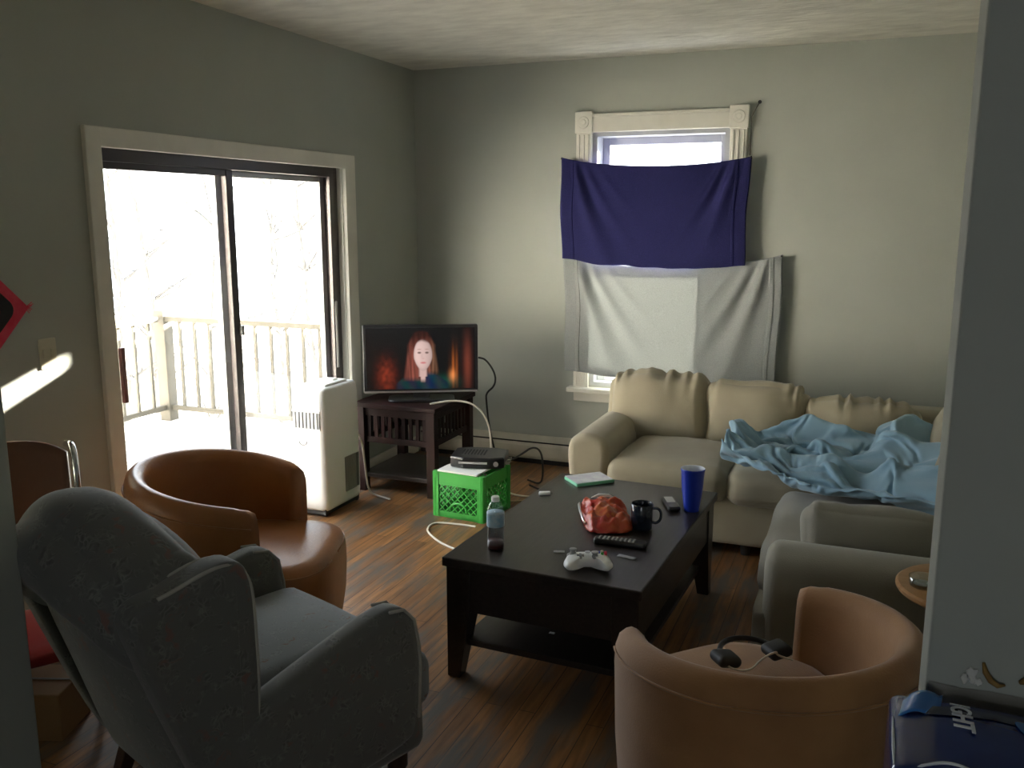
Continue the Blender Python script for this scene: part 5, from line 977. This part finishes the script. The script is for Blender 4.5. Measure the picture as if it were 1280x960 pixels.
b.build('vent', M['black_matte'], gx)
b = MB(); b.lathe([(.014, 0), (.014, .004)], 16); b.v = [(x + .11, -.127 - z, .032 + y) for x, y, z in b.v]; b.build('power_button', M['silver'], gx)
MB().box(-.10, .06, -.1275, -.124, .028, .040).build('disc_tray', M['grey_plastic'], gx)
for y in (-.05, .0, .05):
    MB().tube([(.150, y, .02), (.175, y, .02)], .009, 10).build('plug', M['grey_plastic'], gx)

# ------------------------------------------------------------------ cables
def cable(name, pts, r, mat, label, it=3):
    o = MB().tube(smooth_poly(pts, it, False), r, 7).build(name, mat, None, smooth=True)
    return tag(o, label, 'cable')
cable('cable', [(-1.90, 4.20, .006), (-2.02, 4.20, .006), (-2.14, 4.18, .006), (-2.13, 4.06, .006), (-2.02, 3.95, .006), (-1.90, 3.87, .006), (-1.70, 3.80, .006), (-1.45, 3.90, .006)], .006, M['cable_white'], 'white cable looped on the floor in front of the green crate')
cable('cable', [(-2.40, 4.66, .552), (-2.28, 4.76, .568), (-2.16, 4.80, .54), (-2.10, 4.83, .44), (-2.09, 4.86, .32), (-2.06, 4.78, .18), (-2.0, 4.72, .10), (-1.92, 4.75, .02), (-1.80, 4.80, .006)], .006, M['cable_white'], 'white cable hanging from the end table top down behind the crate')
cable('cable', [(-2.215, 4.955, .80), (-2.17, 4.97, .79), (-2.12, 5.0, .70), (-2.13, 5.02, .62), (-2.20, 5.04, .565), (-2.24, 5.13, .50), (-2.25, 5.2, .3), (-2.2, 5.25, .01)], .006, M['cable_black'], 'black cable curving out from behind the television')
cable('cable', [(-2.02, 4.70, .006), (-1.86, 4.66, .006), (-1.72, 4.82, .006), (-1.60, 4.70, .006), (-1.68, 4.56, .006), (-1.80, 4.62, .006), (-1.70, 4.46, .006), (-1.55, 4.52, .006)], .006, M['cable_brown'], 'tan cable tangled on the floor between crate and sofa')
cable('cable', [(-1.90, 5.02, .006), (-1.76, 4.92, .006), (-1.66, 4.98, .006), (-1.58, 4.86, .006), (-1.66, 4.74, .006), (-1.78, 4.70, .006), (-1.85, 4.50, .006), (-1.72, 4.36, .006), (-1.58, 4.40, .006)], .006, M['cable_black'], 'black cable tangled on the floor between crate and sofa')
cable('cable', [(-1.825, 4.54, .30), (-1.79, 4.57, .32), (-1.74, 4.66, .36), (-1.72, 4.75, .30), (-1.76, 4.88, .12), (-1.84, 5.05, .008), (-1.95, 5.12, .006)], .006, M['cable_black'], 'black cable looping from the console to the floor behind')
cable('cable', [(-2.735, 4.37, .42), (-2.735, 4.43, .36), (-2.73, 4.45, .2), (-2.72, 4.46, .03), (-2.66, 4.47, .008), (-2.56, 4.44, .008)], .006, M['cable_white'], 'white power cord hanging behind the portable air conditioner')

# ------------------------------------------------------------------ round side table with glass ashtray behind the pillar
st = thing('side_table', 'small round honey wood side table beside the near sofa arm', 'side table', (.31, 2.74, 0))
MB().lathe([(0, .575), (.17, .575), (.185, .58), (.19, .588), (.19, .594), (.183, .60), (0, .60)], 44).build('tabletop', M['table_top_tan'], st, smooth=False)
MB().lathe([(.03, .05), (.024, .1), (.02, .3), (.026, .45), (.022, .52), (.05, .576)], 18).build('pedestal', M['table_top_tan'], st, smooth=True)
for k in range(3):
    a = R(30 + 120 * k); MB().bar((.02 * math.cos(a), .02 * math.sin(a), .07), (.15 * math.cos(a), .15 * math.sin(a), .012), .03, .024).build('leg', M['table_top_tan'], st, bevel=.004)
at = thing('glass_ashtray', 'clear glass ashtray on the round side table', 'ashtray', (.192, 2.70, .60))
MB().lathe([(.03, 0), (.036, .004), (.04, .03), (.036, .031), (.03, .01), (0, .008)], 24).build('dish', M['clear_glass'], at, smooth=True)
MB().tube([(.01, -.01, .012), (.034, .012, .034)], .004, 8).build('cigarette_end', M['paper'], at)
MB().lathe([(0, .0085), (.026, .0095), (.02, .013), (0, .015)], 16).build('ash', M['grey_plastic'], at)

# headset on the suede chair seat
hs = thing('headset', 'black headset with thin pale cord on the suede chair seat', 'headset', (-.245, 2.40, .432), R(40))
MB().tube([(.085 * math.cos(a), .09 * math.sin(a), .018 + .004 * math.sin(a)) for a in [PI * i / 16 for i in range(17)]], .008, 8).build('headband', M['black'], hs, smooth=True)
for s_ in (-1, 1):
    MB().cushion((.03, .07, .07), .014, (.004, 0, 0), 10, 0, 0, T(s_ * .082, 0, .018) @ RY(R(80 * s_))).build('ear_cup', M['black_matte'], hs, smooth=True)
MB().tube(smooth_poly([(-.08, .0, .02), (-.10, -.04, .012), (-.05, -.07, .008), (.0, -.05, .03), (.04, -.06, .05), (.06, -.03, .02), (.1, -.05, .008)], 3, False), .003, 6).build('cord', M['cable_white'], hs, smooth=True)

# ------------------------------------------------------------------ wall items, left
sw_ = thing('light_switch', 'ivory double light switch plate left of the sliding door', 'switch', (XL, 2.513, 1.128))
q = MB(); q.slab(rrect(.078, .118, .006), 0, .007, .003, 'x', 2); q.build('plate', M['ivory'], sw_)
for dy in (-.018, .018):
    q = MB(); q.box(.006, .013, dy - .008, dy + .008, -.018, .018); q.build('toggle', M['ivory'], sw_, bevel=.002)
dm = thing('diamond_wall_hanging', 'red and black diamond-shaped hanging on the left wall', 'wall hanging', (XL, 2.285, 1.313))
def dia(r_): return smooth_poly([(r_, 0), (0, r_), (-r_, 0), (0, -r_)], 1)
q = MB(); q.slab([(a, c) for a, c in [(.155, 0), (.148, .012), (.012, .15), (0, .155), (-.012, .15), (-.15, .012), (-.155, 0), (-.15, -.012), (-.012, -.15), (0, -.155), (.012, -.15), (.148, -.012)]], 0, .012, .004, 'x', 2); q.build('red_backing', M['red'], dm)
q = MB(); q.slab(rrect(.15, .15, .04), .0121, .015, .001, 'x', 2)
q.v = [(x, (y - z) * .7071, (y + z) * .7071) for x, y, z in q.v]; q.build('black_field', M['black_felt'], dm)
q = MB(); q.slab(rrect(.06, .06, .025), .0151, .017, .001, 'x', 2)
q.v = [(x, (y - z) * .7071, (y + z) * .7071) for x, y, z in q.v]; q.build('red_centre', M['red'], dm)
q = MB()
for k in range(7): q.tube([(.006, .145, 0), (.006 + .003 * k, .162 + .004 * (k % 3), (k - 3) * .007)], .0016, 5)
q.build('frayed_corner', M['red'], dm)

# ------------------------------------------------------------------ blue carton by the pillar, on a small stand
BZ = .765
sd = thing('small_stand', 'plain dark stand under the blue carton', 'stand', (.205, 1.135, 0))
MB().box(-.15, .17, -.15, .15, BZ - .03, BZ).build('top', M['espresso'], sd, bevel=.003)
for sx in (-.13, .15):
    for sy in (-.13, .13): MB().box(sx - .018, sx + .018, sy - .018, sy + .018, 0, BZ - .03).build('leg', M['espresso'], sd)
bb = thing('blue_carton', 'glossy dark blue drinks carton with white lettering in front of the grey pillar', 'carton', (.188, 1.185, BZ))
bw, bd_, bh = .127, .098, .226
def dome(x, y): return bh + .012 * (1 - (x / bw) ** 2) * (1 - (y / bd_) ** 2) - .010 * max(0, x / bw) ** 2
def cartdef(q):
    x, y, z = q
    if z > 0: z = z + (dome(x, y) - bh) * z / (bh / 2)
    return (x, y, z)
MB().cushion((2 * bw, 2 * bd_, bh), .014, (.004, .003, 0), 22, .0015, 3, T(0, 0, bh / 2), cartdef, 14).build('carton_body', M['box_blue'], bb, smooth=True)
def patch(pts, lift, mat, name):
    n = len(pts); c = (sum(p[0] for p in pts) / n, sum(p[1] for p in pts) / n); q = MB(); v = []; f = []; K = 5
    for i in range(K + 1):
        t = i / K
        for p in pts:
            x, y = c[0] + (p[0] - c[0]) * t, c[1] + (p[1] - c[1]) * t; v.append((x, y, dome(x, y) + lift))
    for i in range(K):
        for k in range(n): f.append((i * n + k, i * n + (k + 1) % n, (i + 1) * n + (k + 1) % n, (i + 1) * n + k))
    q.add(v, f); return q.build(name, mat, bb, smooth=True)
patch(smooth_poly([(-.095, .052), (-.06, .066), (-.02, .067), (.03, .062), (.09, .048), (.112, .030), (.10, .018), (.05, .036), (0, .044), (-.05, .044), (-.09, .030)], 2), .0016, M['box_dark'], 'dark_band')
patch(smooth_poly([(-.012 + .03, .055), (.045, .052), (.062, .018), (.052, -.004), (.030, .010)], 2), .0026, M['box_light'], 'bright_print')
q = MB(); q.grid(lambda a, b_: (-.120 + .052 * a + .008 * b_, .042 + .050 * b_ - .016 * (1 - a), bh - .002 + .012 * math.sin(PI * min(1, a * 1.1)) + .010 * a * b_), 12, 8)
q.build('lid_flap', M['box_light'], bb, solid=.002, smooth=True)
q = MB(); q.tube([(-bw - .001, -bd_ + .012, z) for z in (.12, .16, .195, .215)], [.001, .0025, .003, .0015], 6); q.tube([(-bw + .003, y, bh - .003) for y in (-.085, -.05, -.01, .03)], [.001, .0022, .002, .001], 6); q.build('film_highlight', M['white_print'], bb)  # pale tubes stand in for the highlight on the wrapping film
pts_ = [(-.098 + .075 * i / 16, -.088 + .016 * math.sin(PI * i / 16)) for i in range(17)]
q = MB(); q.tube([(x, y, dome(x, y) + .001) for x, y in pts_], [.0006] + [.002] * 15 + [.0006], 6); q.build('pale_arc', M['white_print'], bb)
fc = bpy.data.curves.new('lettering', 'FONT'); fc.body = 'IGHT'; fc.size = .034; fc.extrude = .0008; fc.shear = .18; fc.offset = .0007
tmp = bpy.data.objects.new('tmp', fc); COL.objects.link(tmp)
bpy.context.view_layer.update()
me = bpy.data.meshes.new_from_object(tmp.evaluated_get(bpy.context.evaluated_depsgraph_get()))
bpy.data.objects.remove(tmp)
me.materials.append(M['white_print'])
lt = bpy.data.objects.new('lettering', me); COL.objects.link(lt); lt.parent = bb
# runs towards the near edge, letter tops to the right; laid on the slightly domed lid
for p in me.vertices:
    x, y = -.052 + p.co.y, .078 - p.co.x
    p.co = (x, y, dome(x, y) + .0032 + p.co.z)

# ------------------------------------------------------------------ outside: deck, railing, trees
q = MB()
for k in range(34):
    x1_ = XL - WT - .005 - k * .0735
    q.box(x1_ - .0675, x1_, .2, 5.95, -.07, -.03)
struct(q.build('deck_floor', M['deck']))
rl = thing('deck_railing', 'pale weathered wooden deck railing outside the glass door', 'railing', (0, 0, 0))
RXo, RYo, RZt, RZ0 = -5.42, 5.76, .845, -.03
MB().box(RXo - .05, XL - .3, RYo - .04, RYo + .05, RZt - .04, RZt).build('top_rail', M['rail'], rl)
MB().box(RXo - .05, RXo + .04, .3, RYo - .10, RZt - .04, RZt).build('top_rail', M['rail'], rl)
MB().box(RXo, XL - .3, RYo - .02, RYo + .02, .06, .10).build('bottom_rail', M['rail'], rl)
MB().box(RXo - .02, RXo + .02, .3, RYo, .06, .10).build('bottom_rail', M['rail'], rl)
MB().box(RXo - .05, RXo + .05, RYo - .05, RYo + .05, RZ0, RZt + .05).build('corner_post', M['rail'], rl)
for y in (.4, 2.2, 4.0): MB().box(RXo - .045, RXo + .045, y - .045, y + .045, RZ0, RZt - .038).build('post', M['rail'], rl)
MB().box(XL - .38, XL - .30, RYo - .04, RYo + .04, RZ0, RZt - .038).build('post', M['rail'], rl)
x = RXo + .17
bal = None
def baluster(x, y):
    global bal
    if bal is None: bal = MB().box(-.0115, .0115, -.0115, .0115, .10, RZt - .04).build('baluster', M['rail'], rl)
    c = bal if bal.get('used') is None else bal.copy()
    if c is bal: bal['used'] = 1
    else: COL.objects.link(c); c.parent = rl
    c.location = (x, y, 0)
while x < XL - .42: baluster(x, RYo); x += .15
y = RYo - .17
while y > 2.6: baluster(RXo, y); y -= .16
for o_ in rl.children:
    if 'used' in o_: del o_['used']
struct(MB().box(-4, 3, 9.0, 9.2, -3.2, 1.78).build('sun_blocker_wall', M['siding']))  # unseen wall, added to keep low sun off the floor
nh = thing('light_bounce_house', 'added unseen white house bouncing sun through the glass door', 'house', (-13.0, -4.5, -3.2))  # unseen house, added to bounce sunlight onto the back wall
q = MB(); q.box(-9.5, 9.0, -6.0, 0, 0, 7.2)
for k in range(30): q.box(-9.5, 9.0, 0, .02, .24 * k, .24 * k + .225)
q.build('wall', M['bounce_siding'], nh)
q = MB(); q.add([(-9.9, .4, 7.1), (9.4, .4, 7.1), (9.4, -6.4, 7.1), (-9.9, -6.4, 7.1), (-9.9, -3, 9.4), (9.4, -3, 9.4)], [(0, 1, 5, 4), (2, 3, 4, 5), (0, 4, 3), (1, 2, 5), (0, 3, 2, 1)]); q.build('roof', M['roofing'], nh)
for x in (-7, -3.5, 0, 3.5, 7):
    q = MB(); q.box(x - .5, x + .5, -.02, .05, 4.2, 5.6); f_ = q.build('window', M['white_trim'], nh); MB().box(x - .42, x + .42, .04, .056, 4.28, 5.52).build('pane', M['black'], f_)
# ground slope beyond
def gnd(u, v):
    x = -4.2 - 46 * u; y = -20 + 60 * v
    return (x, y, -3.0 - .02 * (x + 4) * 0 + .9 * noise.noise(Vector((x * .08, y * .08, 0))) - .03 * u * 46)
struct(MB().grid(gnd, 30, 40).build('ground', M['ground'], smooth=True))
def tree(x, y, h, r, seed, label):
    rnd = random.Random(seed); z0 = -3.4
    t = thing('bare_tree', label, 'tree', (x, y, z0), 0, 'bare trees beyond the deck')
    pts = [(0, 0, 0)]
    for i in range(1, 9): pts.append((pts[-1][0] + rnd.uniform(-.12, .12), pts[-1][1] + rnd.uniform(-.12, .12), h * i / 8))
    MB().tube(pts, [r * (1 - .1 * i) for i in range(9)], 7).build('trunk', M['bark'], t, smooth=True)
    q = MB()
    for k in range(16):
        i = rnd.randint(2, 8); a = Vector(pts[i]); d = Vector((rnd.uniform(-1, 1), rnd.uniform(-1, 1), rnd.uniform(.2, .9))).normalized(); L_ = rnd.uniform(.8, 2.0) * (1.2 - i / 12)
        p = [a]
        for s_ in range(4):
            d = (d + Vector((rnd.uniform(-.3, .3), rnd.uniform(-.3, .3), rnd.uniform(-.1, .3)))).normalized(); p.append(p[-1] + d * L_ / 4)
        q.tube(p, [r * .32, r * .26, r * .2, r * .14, r * .07], 5)
        for _ in range(3):
            s0 = p[rnd.randint(1, 3)]; dd = Vector((rnd.uniform(-1, 1), rnd.uniform(-1, 1), rnd.uniform(.0, .9))).normalized()
            q.tube([s0, s0 + dd * L_ * .25, s0 + (dd + Vector((0, 0, .3))) * L_ * .45], [r * .12, r * .09, r * .04], 4)
    q.build('branches', M['bark'], t, smooth=True)
tl = 'bare pale tree seen through the glass door beyond the deck railing'
for k, (x, y, h, r) in enumerate(((-11.2, 11.0, 6.4, .10), (-8.6, 10.0, 5.6, .06), (-13.5, 14.2, 6.8, .11), (-9.0, 12.3, 6.2, .07), (-14.6, 8.4, 5.2, .07), (-9.8, 14.8, 6.4, .09), (-16.0, 12.0, 5.6, .10), (-8.2, 14.0, 6.0, .06))):
    tree(x, y, h, r, 40 + k, tl)

# ------------------------------------------------------------------ light
w = bpy.data.worlds.new('sky'); SC.world = w; w.use_nodes = True
nt = w.node_tree; nt.nodes.clear()
out = nt.nodes.new('ShaderNodeOutputWorld'); bg_ = nt.nodes.new('ShaderNodeBackground')
bg_.inputs['Color'].default_value = (.87, .94, 1.0, 1); bg_.inputs['Strength'].default_value = 4.0
nt.links.new(bg_.outputs[0], out.inputs[0])
sl = bpy.data.lights.new('sun', 'SUN'); sl.energy = 74; sl.angle = R(.7); sl.color = (1.0, .93, .79)
so = bpy.data.objects.new('sun', sl); COL.objects.link(so)
so.rotation_euler = Vector((-1, -2.33, -.735)).to_track_quat('-Z', 'Y').to_euler()
def portal(name, loc, rot, sx, sy):
    l = bpy.data.lights.new(name, 'AREA'); l.shape = 'RECTANGLE'; l.size = sx; l.size_y = sy; l.cycles.is_portal = True
    o_ = bpy.data.objects.new(name, l); COL.objects.link(o_); o_.location = loc; o_.rotation_euler = rot
portal('door_portal', (XL - .17, (DY0 + DY1) / 2, DZ / 2), (0, R(-90), 0), DZ, DY1 - DY0)
portal('window_portal', ((WX0 + WX1) / 2, YB + BW + .01, (WZ0 + WZ1) / 2), (R(-90), 0, 0), WX1 - WX0, WZ1 - WZ0)
portal('added_window_portal', ((RWX0 + RWX1) / 2, YR - .16, (RWZ0 + RWZ1) / 2), (R(90), 0, 0), RWX1 - RWX0, RWZ1 - RWZ0)

# ------------------------------------------------------------------ camera
cd = bpy.data.cameras.new('camera'); cam = bpy.data.objects.new('camera', cd); COL.objects.link(cam)
cd.sensor_width = 36; cd.lens = 36 * 1120 / 1280; cd.clip_start = .05; cd.clip_end = 200
cam.location = (0, 0, 1.65); cam.rotation_euler = (R(90 - 10.6), 0, R(21.9))
SC.camera = cam
vs = SC.view_settings; vs.view_transform = 'Standard'; vs.look = 'None'; vs.exposure = 1.08; vs.gamma = 1; vs.use_curve_mapping = False
SC.cycles.max_bounces = 10; SC.cycles.diffuse_bounces = 7; SC.cycles.transparent_max_bounces = 16
SC.cycles.sample_clamp_indirect = 8
